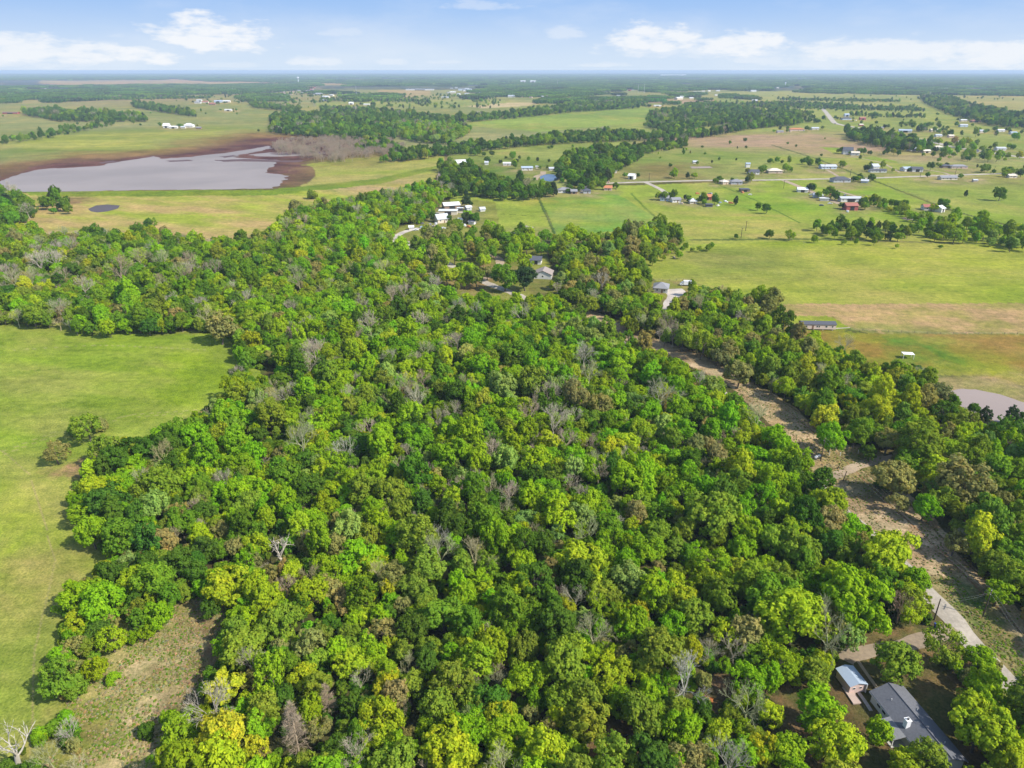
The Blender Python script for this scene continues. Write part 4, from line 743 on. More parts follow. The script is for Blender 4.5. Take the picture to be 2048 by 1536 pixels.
# ---------------------------------------------------------------- trees told apart in the photograph: px, py of the crown's middle, crown width in px, colour, form
HT = """668 822 36 V t;720 850 32 G t;777 880 40 y b;850 868 42 V t;835 822 48 g l;962 840 34 V t;995 830 48 G b;870 965 44 G b;755 970 44 l b;800 1010 64 l b;830 1065 86 l b;600 1050 56 y t;520 1020 22 o l;600 958 16 r s;
675 1090 54 o t;740 1100 32 l t;735 1132 48 y b;785 1152 60 o l;960 1150 52 G b;925 1190 80 G b;520 1085 56 y b;620 1130 48 g b;970 1035 66 g b;905 1030 46 l b;1230 832 46 V b;1262 855 46 V b;1302 818 50 V b;
1370 856 62 V b;1425 860 52 V t;1320 898 40 V b;1305 850 32 o l;1200 885 36 V b;1120 900 40 g b;1180 932 46 G b;1248 955 86 G b;1350 945 46 G b;1400 908 36 d b;1402 930 20 y b;1460 890 36 G t;1475 965 70 l b;
1060 985 64 G b;1160 1028 56 p b;1255 1010 36 G t;1355 1015 44 y l;1430 1025 90 l b;1260 1070 32 V t;1215 1050 56 g b;1145 1115 88 y b;1205 1128 48 y b;1040 1115 66 G b;1262 1150 72 p b;1312 1100 36 G b;1308 1150 36 y t;
1485 1135 56 Y l;1425 1160 58 y b;1105 1195 46 g t;1230 1215 44 g b;1350 1250 60 V b;1255 1300 44 o l;1130 1310 110 l b;1045 1350 76 G b;1500 1350 80 V l;1275 1420 90 l b;1350 1410 56 l b;1090 1490 100 y b;1020 1440 70 G b;
1385 1515 84 o b;1440 1465 76 y b;1490 1500 70 V b;1395 1448 36 k c;1400 1225 80 l b;1500 1250 84 o b;1200 1250 40 V b;655 1178 56 o b;650 1245 42 V b;705 1238 46 G b;770 1262 60 o l;705 1318 76 y b;850 1200 56 l b;
985 1225 46 G b;860 1290 56 l b;935 1300 56 y b;612 1345 62 y b;715 1400 72 d b;640 1452 30 Y b;545 1352 20 Y s;562 1385 56 d b;765 1472 70 y b;870 1410 84 l b;945 1395 66 l b;905 1505 110 y b;670 1500 66 d b;
510 1490 54 Y b;545 1525 40 G b;995 1460 70 G b;560 1240 80 l b;480 1290 90 l b;205 1180 56 G b;265 1195 40 d b;160 1235 50 y b;195 1262 50 d b;272 1240 56 g c;335 1190 50 g b;150 1290 48 o l;140 1335 44 o l;228 1358 26 G s;
295 1462 36 d s;450 1365 84 Y b;420 1212 46 d b;435 1460 120 Y b;335 1432 44 G b;485 1415 56 V b;130 1465 36 G s;130 1435 30 V s;172 845 66 l l;150 862 30 g s;198 852 34 o s;108 898 50 o l;232 912 66 d b;292 895 56 d b;335 882 60 d b;375 852 56 g b;
186 965 62 y b;318 955 86 l b;300 1005 72 p b;242 1055 86 g b;312 1062 38 y b;405 900 36 o l;470 1090 46 o b;438 650 60 o b;350 930 50 d b;400 960 56 g b;360 1040 60 g b;410 1020 50 d b;300 1110 46 G b;440 1060 40 o b;
1600 1090 92 l b;1590 1225 116 y b;1700 1190 120 G b;1780 1085 118 y b;1826 1222 48 y b;1700 1265 70 p l;1640 1335 76 l b;1638 1405 112 G b;1797 1314 100 l b;1890 1286 80 l l;1960 1312 56 G b;1680 1492 96 y b;1575 1495 96 G b;
1757 1458 66 G b;1862 1510 88 l b;1990 1378 104 G b;1965 1445 120 y b;2030 1500 96 y b;1812 1525 66 y b;1665 868 60 V b;1650 826 58 Y b;1612 800 36 y b;1735 898 34 d b;1778 872 60 o l;1840 878 90 l b;1790 945 84 o b;
1870 930 70 y b;1930 965 92 o b;1850 1012 52 V b;1800 1000 44 o l;1965 1060 96 y b;1912 1080 56 o l;2000 1180 60 G b;2020 1100 70 g b;1730 860 46 l b;1480 740 56 o b;1460 700 46 o b;1545 730 50 l b;1380 660 50 o b;
1010 545 56 g b;1050 548 50 k b;1540 466 16 d b;1472 470 12 d b;1580 466 22 G l;1800 460 20 g b;1355 1155 50 y b;1380 960 50 g b;1320 1060 60 l b;1560 1160 70 l b;1500 1060 70 G b;1560 1010 60 G b;1612 1018 50 g b;
1530 940 46 l b;1480 830 50 y l;1430 800 44 y b;1500 860 44 y l;1548 912 40 G b;1585 962 44 G b;1756 968 18 d s;975 317 14 d b;650 1330 30 d b;820 1240 46 g b;780 1200 40 V b;1060 1240 60 g t;1160 1230 44 p b;1560 740 40 l b;
1010 770 60 p b;1060 760 70 l b;960 730 56 V b;1040 700 56 g b;1210 690 50 G b;1250 720 56 G b;1160 770 46 G b;1320 780 46 y b;1350 770 50 V b;1972 832 34 k c;2022 828 42 k c;2046 836 30 d c;1948 816 28 d b;624 391 22 l s;592 415 28 o s"""
HB = """875 835 30 B bare;908 825 38 B bare;985 905 42 B bare;850 940 34 B bare;845 985 34 b bare;815 905 32 B bare;800 930 28 B bare;705 945 26 D bare;922 972 34 B bare;950 955 32 B bare;978 975 44 b bare;1010 1020 32 b bare;
998 1062 32 b bare;615 1015 20 D bare;650 1055 26 D bare;880 1105 60 b bare;942 1090 26 W snag;562 1100 58 W gnarled;570 1175 46 D bare;1105 845 60 B bare;1152 835 32 B bare;1180 890 36 D bare;1255 918 38 B bare;1072 888 24 B bare;
1140 962 32 B bare;1160 985 36 B bare;1395 1095 30 W snag;1455 1122 28 W snag;1370 1358 80 W bare;1420 1305 44 B bare;1465 1302 46 B bare;985 1268 42 B bare;815 1335 44 b bare;850 1308 30 D bare;655 1405 40 D deadcedar;592 1470 66 D deadcedar;
720 1362 46 B bare;812 1420 34 D bare;20 1490 84 W gnarled;100 1510 60 b bare;1340 1445 30 W snag;450 960 38 B bare;400 905 30 D bare;1190 598 32 B bare;1126 728 30 W snag;1170 712 46 B bare;1140 775 44 B bare;1240 750 26 B bare;
740 650 44 B bare;780 715 34 B bare;830 720 36 B bare;845 760 34 D bare;930 765 34 D bare;700 790 34 B bare;825 790 40 B bare;540 805 44 b bare;570 790 34 B bare;430 830 34 B bare;1085 1505 30 W snag;1060 1430 26 W snag;530 1140 24 B bare;
620 650 30 B bare;720 610 34 B bare;765 540 34 b bare;870 565 30 W bare;600 560 36 b bare;330 520 40 b bare;280 515 36 b bare;240 540 46 D bare;80 525 40 W bare;110 520 40 W bare;30 560 40 b bare;60 555 40 b bare;380 525 36 D bare;
430 540 36 D bare;1480 640 30 B bare;1920 1075 40 B bare;1645 745 30 B bare;1690 690 34 B bare;880 850 20 B bare;1290 905 24 B bare;710 1030 24 D bare;1330 880 26 D bare;1000 1340 30 D bare;730 1450 22 W snag;1440 895 26 D bare"""
INST = []   # everything: (X, Y, scale_xy, scale_z, variant, tint, colourkey, form, rotz, px, py, wpx)
def place_by_crown(px, py, wpx, cfac):
    z = 5.0
    for _ in range(6):
        x, y, dz = pix_dir(px, py); t = (z - CAM_H) / dz; wm = wpx * t / F_PX; z = min(wm * cfac, 12)
    return x * t, y * t, wm
FORM = {'b': (BROAD, .70), 't': (TALL, .80), 'l': (LOOSE, .70), 'c': (CEDAR, .62), 's': (SHRUB, .30)}
for row in HT.replace('\n', '').split(';'):
    px, py, w, k, f = row.split(); px, py, w = float(px), float(py), float(w); names, cf = FORM[f]
    X, Y, wm = place_by_crown(px, py, w, cf); s = wm / 10.6 * random.uniform(.97, 1.06)
    INST.append([X, Y, s, s * random.uniform(.92, 1.12), random.choice(names), tint(k, .08), k, f, random.uniform(0, 6.28), px, py, w, True])
for row in HB.replace('\n', '').split(';'):
    px, py, w, k, f = row.split(); px, py, w = float(px), float(py), float(w)
    nm = random.choice([n for n in BAREM if n.startswith(f)])
    if f == 'deadcedar':
        X, Y, wm = place_by_crown(px, py, w, .9); s = wm / 5.2; INST.append([X, Y, s, s * .95, nm, tint(k, .06), k, f, random.uniform(0, 6.28), px, py, w, True]); continue
    X, Y, wm = place_by_crown(px, py, w, .75); s = wm / 8.0; INST.append([X, Y, s, s * 1.18, nm, tint(k, .06), k, f, random.uniform(0, 6.28), px, py, w, True])
# ---------------------------------------------------------------- fill the woods between them
KEEP_OUT = [([(1600, 905), (1640, 870), (1700, 895), (1790, 900), (1780, 935), (1830, 1000), (1780, 1010), (1700, 985), (1640, 985)], 0), ([(1690, 1255), (1870, 1240), (1925, 1300), (1880, 1330), (1930, 1440), (1985, 1560), (1690, 1560), (1640, 1400), (1690, 1330)], 0),
            ([(890, 400), (960, 395), (1000, 440), (960, 470), (880, 470), (830, 470), (860, 430)], 0), ([(775, 498), (800, 450), (842, 450), (848, 500)], 0), ([(1300, 565), (1390, 560), (1370, 615), (1330, 640), (1300, 600)], 0), ([(1050, 515), (1105, 515), (1115, 570), (1090, 605), (1040, 600)], 0),
            ([(960, 545), (1005, 525), (1010, 552), (970, 560)], 0), ([(1180, 1450), (1280, 1450), (1300, 1536), (1200, 1560)], 0), ([(1395, 1360), (1450, 1350), (1470, 1400), (1420, 1425)], 0), ([(410, 1130), (500, 1128), (505, 1165), (440, 1170)], 0), ([(900, 440), (960, 440), (940, 470), (900, 470)], 0),
            ([(500, 735), (560, 735), (560, 770), (490, 775)], 0), ([(1190, 630), (1250, 640), (1245, 665), (1200, 650)], 0), ([(1860, 1000), (1920, 1100), (1900, 1110), (1850, 1050)], 0)]
ROAD_LINE = [at(*p) for p in [(1948, 1290), (1905, 1240), (1850, 1180)]]
def blocked(px, py): 
    m = np.zeros(px.shape, bool)
    for poly, _ in KEEP_OUT: m |= inside(poly, px, py)
    return m
RL = [at(*p) for p in [(2100, 1470), (2010, 1360), (1948, 1290), (1905, 1240), (1850, 1180), (1800, 1130), (1742, 1076), (1680, 1020), (1620, 958), (1575, 915), (1530, 868), (1480, 820), (1420, 772), (1340, 728)]]
def road_dist(X, Y):
    d = np.full(X.shape, 1e9)
    for a, b in zip(RL[:-1], RL[1:]):
        vx, vy = b.x - a.x, b.y - a.y; t = np.clip(((X - a.x) * vx + (Y - a.y) * vy) / (vx * vx + vy * vy), 0, 1); d = np.minimum(d, np.hypot(X - a.x - t * vx, Y - a.y - t * vy))
    return d
class Hash:
    def __init__(s, c): s.c = c; s.d = {}
    def add(s, x, y, r): s.d.setdefault((int(x // s.c), int(y // s.c)), []).append((x, y, r))
    def free(s, x, y, r, k):
        i, j = int(x // s.c), int(y // s.c)
        for a in (-1, 0, 1):
            for b in (-1, 0, 1):
                for (u, v, q) in s.d.get((i + a, j + b), ()):
                    if (u - x) ** 2 + (v - y) ** 2 < (k * (r + q)) ** 2: return False
        return True
HS = Hash(14)
for t in INST: HS.add(t[0], t[1], t[2] * (5.0 if t[7] in 'btlcs' else 7.5))
def scatter(poly, spacing, crown, pal, chance, bare=.0, zc=5.0, kf=.56, zs=1.0):
    P = [at(max(-2000, p[0]), p[1], zc) for p in poly]; x0, x1 = min(p.x for p in P), max(p.x for p in P); y0, y1 = min(p.y for p in P), max(p.y for p in P)
    nx, ny = int((x1 - x0) / spacing) + 1, int((y1 - y0) / spacing) + 1
    gx, gy = np.meshgrid(np.arange(nx), np.arange(ny)); gx = gx.ravel(); gy = gy.ravel()
    X = x0 + (gx + RNG.uniform(0, 1, gx.shape)) * spacing; Y = y0 + (gy + RNG.uniform(0, 1, gx.shape)) * spacing
    px, py = to_pix(X, Y, zc); px0, py0 = to_pix(X, Y, 0.0)
    ok = inside(poly, px, py) & (px > -160) & (px < 2210) & (py < 1680) & ~blocked(px0, py0) & (road_dist(X, Y) > 2.7) & (RNG.uniform(0, 1, X.shape) < chance)
    if chance < .5: ok &= fbm(X / (spacing * 6), Y / (spacing * 6), 55) > .5
    X, Y, px, py = X[ok], Y[ok], px[ok], py[ok]; patch = fbm(X / 35, Y / 35, 4); sp2 = fbm(X / 16, Y / 16, 44, 3); order = RNG.permutation(len(X))
    for i in order:
        w = crown * random.choice((.6, .75, .9, 1, 1.1, 1.3)) * random.uniform(.9, 1.1)
        if not HS.free(X[i], Y[i], w / 2, kf): continue
        pl = palette_at(pal, px[i], py[i]); HS.add(X[i], Y[i], w / 2)
        W_ = WEIGHTS[pl]; k = random.choice(W_) if random.random() < .55 else W_[int(min(.999, max(0, (sp2[i] - .5) * 2.4 + .5)) * len(W_))]
        if pl in ('left', 'mid', 'main', 'bottom') and patch[i] > .62 and random.random() < .35: k = random.choice('doolb')
        dead = k == 'b' or random.random() < bare
        if dead:
            s = w / 7.6; INST.append([X[i], Y[i], s, s * random.uniform(1.05, 1.35), random.choice(['bare0', 'bare1', 'bare2', 'bare3', 'bare4']), tint(random.choice('BBbDb'), .1), 'B', 'bare', random.uniform(0, 6.28), px[i], py[i], 0, False])
        else:
            f = random.choice('bbbbbttl' if pl != 'dark' else 'bbbbbt'); s = w / 10.4
            if k == 'k': f = 'c'
            INST.append([X[i], Y[i], s, s * zs * (1.45 if zs < 1 else 1) * random.uniform(.85, 1.3), random.choice(FORM[f][0]), tint(k), k, f, random.uniform(0, 6.28), px[i], py[i], 0, False])
for poly, sp, cr, pal in WOOD: scatter(poly, sp, cr, pal, 1.0, .055 if pal == 'main' else .025)
for poly, sp, cr, pal in WOOD: scatter(poly, 4.0, 4.6, pal, 1.0, .04, 3.5, .40, .72)
for poly, sp, cr, pal, ch in SPARSE: scatter(poly, sp, cr, pal, ch)
for poly, sp, cr, pal, ch in BELTS: scatter(poly, sp, cr, pal, ch, .02)
scatter([(570, 282), (620, 278), (700, 276), (760, 286), (780, 296), (760, 312), (690, 316), (640, 318), (580, 312)], 7.5, 5.5, 'dead', .0)
for px, py, w in YARD_TREES:
    p = at(px, py); k = random.choice('ddgglGk')
    if HS.free(p.x, p.y, w / 2, .5): HS.add(p.x, p.y, w / 2); INST.append([p.x, p.y, w / 10.4, w / 10.4 * random.uniform(.85, 1.2), random.choice(BROAD), tint(k), k, 'b', random.uniform(0, 6.28), px, py, 0, False])
print('trees', len(INST))

# ---------------------------------------------------------------- individuals and the rest
ZONES = [((330, 1320), 'beside the tan grass clearing'), ((200, 1060), 'on the rounded wood edge beside the green pasture'), ((440, 760), 'on the wood edge by the wide pasture'), ((600, 900), 'inside the shaded western part of the wood'), ((580, 1150), 'in the wood behind the tan clearing'),
         ((560, 1450), 'around the two tall dead conifers'), ((900, 1450), 'along the near end of the wood'), ((900, 1200), 'in the wood near its middle'), ((1000, 980), 'among the bare grey trees mid-wood'), ((1200, 880), 'in the brightest stand of the wood'), ((1400, 900), 'in the wood beside the gravel road'),
         ((1300, 1150), 'in the wood short of the gravel road'), ((1230, 1450), 'around the bare dirt patch in the wood'), ((1430, 1380), 'near the big pale leafless tree'), ((1560, 1150), 'between deep wood and gravel road'), ((1650, 1400), 'beside the small blue-roofed shed'), ((1850, 1300), 'behind the grey-roofed house by the driveway'), ((1980, 1430), 'beyond the long roof of the grey house'),
         ((1780, 1500), 'in front of the grey-roofed house'), ((1700, 1100), 'beside the open gravel road bend'), ((1850, 900), 'behind the dirt driveway junction'), ((1950, 1080), 'along the cleared power-line strip'), ((1500, 700), 'between trailer home and cleared strip'), ((1990, 820), 'on the bank of the brown pond'), ((800, 700), 'in the far part of the wood'), ((1100, 600), 'near the hidden farmhouse roofs')]
ORD = ['westernmost', 'second from left', 'third from left', 'fourth from left', 'fifth from left', 'sixth from left', 'seventh from left', 'eighth from left', 'ninth from left', 'tenth from left', 'eleventh from left', 'twelfth from left', 'thirteenth from left', 'fourteenth from left', 'fifteenth from left', 'sixteenth from left',
       'seventeenth from left', 'eighteenth from left', 'nineteenth from left', 'twentieth from left']
ORD[0] = 'leftmost'
for t in INST:
    X, Y, s = t[0], t[1], t[2]; qx, qy = to_pix(X, Y, 7 * t[3]); t[9], t[10] = qx, qy; dz = Y * CP + (CAM_H - 5) * SP; t[11] = s * 10.4 * F_PX / dz
inview = lambda t: -30 < t[9] < 2078 and t[10] < 1570
leafy = [t for t in INST if t[7] in 'btlcs']; bare = [t for t in INST if t[7] not in 'btlcs']
leafy.sort(key=lambda t: -(t[11] * (1.25 if t[12] else 1)) if inview(t) else 1); bare.sort(key=lambda t: -(t[11] * (1.6 if t[12] else 1)) if inview(t) else 1)
IND = leafy[:300] + bare[:110]; REST = leafy[300:] + bare[110:]
FORMN = {'b': 'round broadleaf tree', 't': 'tall broadleaf tree', 'l': 'thin-crowned broadleaf tree', 'c': 'pointed cedar tree', 's': 'low bush', 'bare': 'leafless tree', 'snag': 'broken dead tree', 'deadcedar': 'tall dead conifer', 'gnarled': 'gnarled dead tree'}
BN = {'B': 'grey', 'b': 'beige', 'D': 'brown', 'W': 'whitish'}
OBN = {'b': 'broadleaf_tree', 't': 'broadleaf_tree', 'l': 'broadleaf_tree', 'c': 'cedar_tree', 's': 'bush', 'bare': 'bare_tree', 'snag': 'bare_tree', 'deadcedar': 'dead_conifer', 'gnarled': 'bare_tree'}
keys = {}
for t in IND:
    z = min(ZONES, key=lambda q: (q[0][0] - t[9]) ** 2 + (q[0][1] - t[10]) ** 2 * 1.4)[1]
    wm = t[2] * 10; size = 'large ' if wm > 10.5 else 'small ' if wm < 6.5 else ''
    if t[7] in 'btlcs': base = f"{size}{CNAME[t[6]]} {FORMN[t[7]]}"
    else: base = f"{BN.get(t[6], 'grey')} {FORMN[t[7]]}"
    keys.setdefault((base, z), []).append(t)
for (base, z), L in keys.items():
    L.sort(key=lambda t: t[9])
    for i, t in enumerate(L):
        lab = f"{base} {z}" + (f", {ORD[min(i, 19)]}" if len(L) > 1 else '')
        for a_, b_ in (('thin-crowned broadleaf tree', 'thin-crowned tree'), ('broadleaf tree', 'tree'), ('yellow-green', 'lime'), (' from left', ' along')):
            if len(lab.replace('-', ' ').split()) > 16: lab = lab.replace(a_, b_)
        n = OBN[t[7]]; e = empty(n, (t[0], t[1], 0), t[8]); q_ = 1 + .14 * math.sin(t[8] * 7); e.scale = (t[2] * q_, t[2] / q_, t[3]); e.rotation_euler[0] = .09 * math.sin(t[8] * 11); e.rotation_euler[1] = .09 * math.cos(t[8] * 5)
        tag(e, lab, {'bush': 'bush'}.get(n, 'tree'), {'broadleaf_tree': 'broadleaf trees of the woods', 'bare_tree': 'leafless trees in the wood', 'bush': 'bushes', 'cedar_tree': 'cedars', 'dead_conifer': 'dead conifers'}[n])
        if t[7] in 'btlcs':
            cm, tm, _ = LEAFY[t[4]]; c = obj('crown', cm, e); c['tint'] = t[5]; obj('trunk', tm, e)
        else:
            c = obj('branches', BAREM[t[4]][0], e); c['tint'] = t[5]

TPL = {}
def tpl_collection(name, items):
    c = bpy.data.collections.new(name)
    for i, me in enumerate(items): o = bpy.data.objects.new(f'{name}_{i:02d}', me); c.objects.link(o)
    return c
def gn_scatter(name, pts, rot, scl, var, tin, coll, label, cat=None):
    me = bpy.data.meshes.new(name); me.vertices.add(len(pts)); me.vertices.foreach_set('co', np.asarray(pts, np.float32).ravel())
    for nm, ty, arr in (('rot', 'FLOAT_VECTOR', rot), ('scl', 'FLOAT_VECTOR', scl), ('tint', 'FLOAT_VECTOR', tin)):
        a = me.attributes.new(nm, ty, 'POINT'); a.data.foreach_set('vector', np.asarray(arr, np.float32).ravel())
    a = me.attributes.new('var', 'INT', 'POINT'); a.data.foreach_set('value', np.asarray(var, np.int32))
    o = obj(name, me); g = bpy.data.node_groups.new(name, 'GeometryNodeTree')
    g.interface.new_socket('Geometry', in_out='INPUT', socket_type='NodeSocketGeometry'); g.interface.new_socket('Geometry', in_out='OUTPUT', socket_type='NodeSocketGeometry')
    gi = g.nodes.new('NodeGroupInput'); go = g.nodes.new('NodeGroupOutput'); ci = g.nodes.new('GeometryNodeCollectionInfo'); ci.inputs['Collection'].default_value = coll
    ci.inputs['Separate Children'].default_value = True; ci.inputs['Reset Children'].default_value = True
    ip = g.nodes.new('GeometryNodeInstanceOnPoints'); ip.inputs['Pick Instance'].default_value = True
    def na(n, t): q = g.nodes.new('GeometryNodeInputNamedAttribute'); q.data_type = t; q.inputs[0].default_value = n; return q.outputs[0]
    g.links.new(gi.outputs[0], ip.inputs['Points']); g.links.new(ci.outputs[0], ip.inputs['Instance']); g.links.new(na('var', 'INT'), ip.inputs['Instance Index'])
    er = g.nodes.new('FunctionNodeEulerToRotation'); g.links.new(na('rot', 'FLOAT_VECTOR'), er.inputs[0]); g.links.new(er.outputs[0], ip.inputs['Rotation'])
    g.links.new(na('scl', 'FLOAT_VECTOR'), ip.inputs['Scale']); g.links.new(ip.outputs[0], go.inputs[0])
    md = o.modifiers.new('scatter', 'NODES'); md.node_group = g
    return tag(o, label, cat, kind='stuff')
names = sorted(LEAFY) + sorted(BAREM); items = []
for n in names:
    if n in LEAFY:
        V, Q, tv, tq = LEAFY[n][2]; items.append(mesh_np('tree', np.concatenate([V, tv]), np.concatenate([Q, tq + len(V)]), (LEAF, BARK), [0] * len(Q) + [1] * len(tq)))
    else: items.append(BAREM[n][0])
vi = {n: i for i, n in enumerate(names)}
coll = tpl_collection('tree_forms', items)
gn_scatter('woodland', [(t[0], t[1], 0) for t in REST], [(.11 * math.sin(t[8] * 11), .11 * math.cos(t[8] * 5), t[8]) for t in REST], [(t[2] * (1 + .16 * math.sin(t[8] * 7)), t[2] * (1 - .14 * math.sin(t[8] * 7)), t[3]) for t in REST], [vi[t[4]] for t in REST], [t[5] for t in REST], coll, 'mixed green wood spreading away between the pastures')
# the drowned grey thicket at the lake head
poly = [(545, 290), (580, 281), (620, 277), (700, 274), (770, 284), (815, 292), (790, 306), (740, 314), (690, 317), (640, 321), (610, 314), (560, 306)]
P = [at(*p, 3) for p in poly]; pts = []
x0, x1, y0, y1 = min(p.x for p in P), max(p.x for p in P), min(p.y for p in P), max(p.y for p in P)
X = RNG.uniform(x0, x1, 9000); Y = RNG.uniform(y0, y1, 9000); px, py = to_pix(X, Y, 3.0); ok = inside(poly, px + (fbm(X / 20, Y / 20, 2) - .5) * 50, py + (fbm(X / 25, Y / 25, 7) - .5) * 14) & (fbm(X / 18, Y / 30, 12) > .46); X, Y = X[ok][:1300], Y[ok][:1300]; n = len(X)
gn_scatter('dead_thicket', np.stack([X, Y, 0 * X], 1), [(0, 0, a) for a in RNG.uniform(0, 6.28, n)], [(s, s, s * 1.3) for s in RNG.uniform(.5, 1.0, n)], [vi[f'bare{i}'] for i in RNG.integers(0, 5, n)], [tint('D', .1) for _ in range(n)], coll, 'grey drowned thicket of dead trees at the lake head')
# undergrowth between and below the trees, tufts on rough ground
UX = []; 
for poly, sp, cr, pal in WOOD:
    P = [at(max(-900, p[0]), p[1], 1) for p in poly]; x0, x1, y0, y1 = min(p.x for p in P), max(p.x for p in P), min(p.y for p in P), min(max(p.y for p in P), 330)
    n = int((x1 - x0) * (y1 - y0) / 6)
    if n <= 0: continue
    X = RNG.uniform(x0, x1, n); Y = RNG.uniform(y0, y1, n); px, py = to_pix(X, Y, 1.0); ok = inside(poly, px, py) & (px > -60) & (px < 2110) & (py < 1600) & (fbm(X / 9, Y / 9, 6) > .34) & ~blocked(px, py)
    UX.append(np.stack([X[ok], Y[ok]], 1))
U = np.concatenate(UX); n = len(U); s = RNG.uniform(.12, .36, n)
gn_scatter('undergrowth', np.concatenate([U, np.zeros((n, 1))], 1), [(0, 0, a) for a in RNG.uniform(0, 6.28, n)], np.stack([s, s, s * RNG.uniform(.7, 1.3, n)], 1), [vi[f'shrub{i}'] for i in RNG.integers(0, 3, n)], [tint(random.choice('gdGdglo')) for _ in range(n)], coll, 'low green undergrowth below the wood')
print('undergrowth', n)

rough = [[(190, 1350), (250, 1285), (300, 1235), (370, 1195), (450, 1195), (450, 1260), (430, 1330), (400, 1400), (350, 1440), (300, 1560), (200, 1560), (60, 1560), (150, 1450), (130, 1410)], [(1860, 1160), (1905, 1150), (1950, 1190), (2060, 1310), (2048, 1420), (1960, 1300), (1930, 1250), (1870, 1195)],
         [(1440, 728), (1520, 772), (1640, 860), (1700, 892), (1770, 905), (1760, 925), (1810, 985), (1905, 1085), (2060, 1245), (2048, 1400), (1860, 1190), (1730, 1050), (1600, 920), (1480, 790)], [(0, 1130), (250, 1100), (200, 1160), (130, 1300), (100, 1400), (0, 1450)]]
GX = []; GT = []
for q, poly in enumerate(rough):
    P = [at(*p) for p in poly]; x0, x1, y0, y1 = min(p.x for p in P), max(p.x for p in P), min(p.y for p in P), max(p.y for p in P); n = int((x1 - x0) * (y1 - y0) * (5, 2, 1.4, .0)[q])
    X = RNG.uniform(x0, x1, n); Y = RNG.uniform(y0, y1, n); px, py = to_pix(X, Y, 0.0); ok = inside(poly, px, py) & (fbm(X / 4, Y / 4, 16) > .38) & (road_dist(X, Y) > 3.4); GX.append(np.stack([X[ok], Y[ok]], 1)); GT += [random.choice('TTTTlgo' if q in (0, 2) else 'gGlT') for _ in range(int(ok.sum()))]
U = np.concatenate(GX); n = len(U); s = RNG.uniform(.015, .042, n); PAL['T'] = (.46, .40, .22)
gn_scatter('dry_grass', np.concatenate([U, np.full((n, 1), -.05)], 1), [(0, 0, a) for a in RNG.uniform(0, 6.28, n)], np.stack([s * 1.3, s * 1.3, s], 1), [vi[f'shrub{i}'] for i in RNG.integers(0, 3, n)], [tint(k, .2) for k in GT], coll, 'tufts of dry tan grass on the rough open ground')

# far woods: clumps of many crowns
def grove_np(seed, W=60, n=30):
    rng = np.random.default_rng(seed); P = []; Nn = []
    for i in range(n):
        c = np.array([rng.uniform(-W / 2, W / 2), rng.uniform(-W / 2, W / 2), rng.uniform(5.5, 8)]); r = rng.uniform(4, 6.5); u = unit(rng.normal(size=(46, 3)) + np.array([0, 0, .4])); P.append(c + u * r * np.array([1, 1, .9])); Nn.append(unit(u + rng.normal(size=u.shape) * .4))
    P = np.concatenate(P); P[:, 2] = np.maximum(P[:, 2], .8); return leaves_to_quads(P, np.concatenate(Nn), rng.uniform(2.2, 3.6, len(P)), rng)
gcol = tpl_collection('grove_forms', [mesh_np('grove', *grove_np(200 + i), (LEAF,)) for i in range(5)])
FP = []
for y0, y1, sp in ((2600, 4500, 46), (4500, 8000, 58), (8000, 14000, 90), (14000, 26000, 150)):
    w = y1 * .82; nx, ny = int(2 * w / sp), int((y1 - y0) / sp); gx, gy = np.meshgrid(np.arange(nx), np.arange(ny)); X = -w + (gx.ravel() + RNG.uniform(0, 1, gx.size)) * sp; Y = y0 + (gy.ravel() + RNG.uniform(0, 1, gx.size)) * sp
    px, py = to_pix(X, Y, 6.0); ok = np.zeros(X.shape, bool)
    jx = px + (fbm(X / 500, Y / 500, 3) - .5) * 50; jy = py + (fbm(X / 500, Y / 500, 13) - .5) * 5
    for poly, ch in FAR_WOODS:
        ok |= inside(poly, jx, jy) & (fbm(X / 260, Y / 500, 23, 5) < .30 + ch * .36)
    ok &= (px > -80) & (px < 2130); FP.append(np.stack([X[ok], Y[ok], np.full(ok.sum(), sp / 50.0)], 1))
FP = np.concatenate(FP); n = len(FP); print('groves', n)
sz = np.clip(FP[:, 2], 1, 1.7) ** .5 * RNG.uniform(.85, 1.2, n)
gn_scatter('distant_woodland', np.stack([FP[:, 0], FP[:, 1], 0 * FP[:, 0]], 1), [(0, 0, a) for a in RNG.uniform(0, 6.28, n)], np.stack([FP[:, 2] * 1.15, FP[:, 2] * 1.15, sz], 1), RNG.integers(0, 5, n), [tint(random.choice('ddddgk'), .2) for _ in range(n)], gcol, 'blue-green woods fading toward the horizon')
#OBJECTS#
# ---------------------------------------------------------------- buildings and other things
WALLC = {'w': (.66, .64, .60), 'c': (.62, .55, .43), 't': (.50, .40, .30), 'g': (.45, .46, .47), 'b': (.50, .58, .66), 'r': (.36, .09, .08), 'n': (.25, .17, .12), 'k': (.10, .10, .11), 'p': (.62, .46, .40)}
ROOFC = {'w': (.68, .68, .66), 's': (.48, .50, .52), 'g': (.24, .24, .25), 'd': (.085, .09, .105), 't': (.30, .25, .22), 'r': (.34, .13, .10), 'o': (.48, .19, .09), 'n': (.20, .13, .10), 'b': (.34, .41, .50), 'c': (.62, .55, .44)}
NMW = {'w': 'white', 'c': 'cream', 't': 'tan', 'g': 'grey', 'b': 'pale blue', 'r': 'red', 'n': 'brown', 'k': 'black', 'p': 'pinkish'}
NMR = {'w': 'white', 's': 'silvery metal', 'g': 'grey', 'd': 'dark', 't': 'taupe', 'r': 'red', 'o': 'orange', 'n': 'brown', 'b': 'blue', 'c': 'cream'}
wallm = lambda k: mat('painted wall ' + k, WALLC[k], .7, .06, .5)
roofm = lambda k: mat('roof ' + k, ROOFC[k], .35 if k in 'ws' else .85, .14, 1.3, .0)
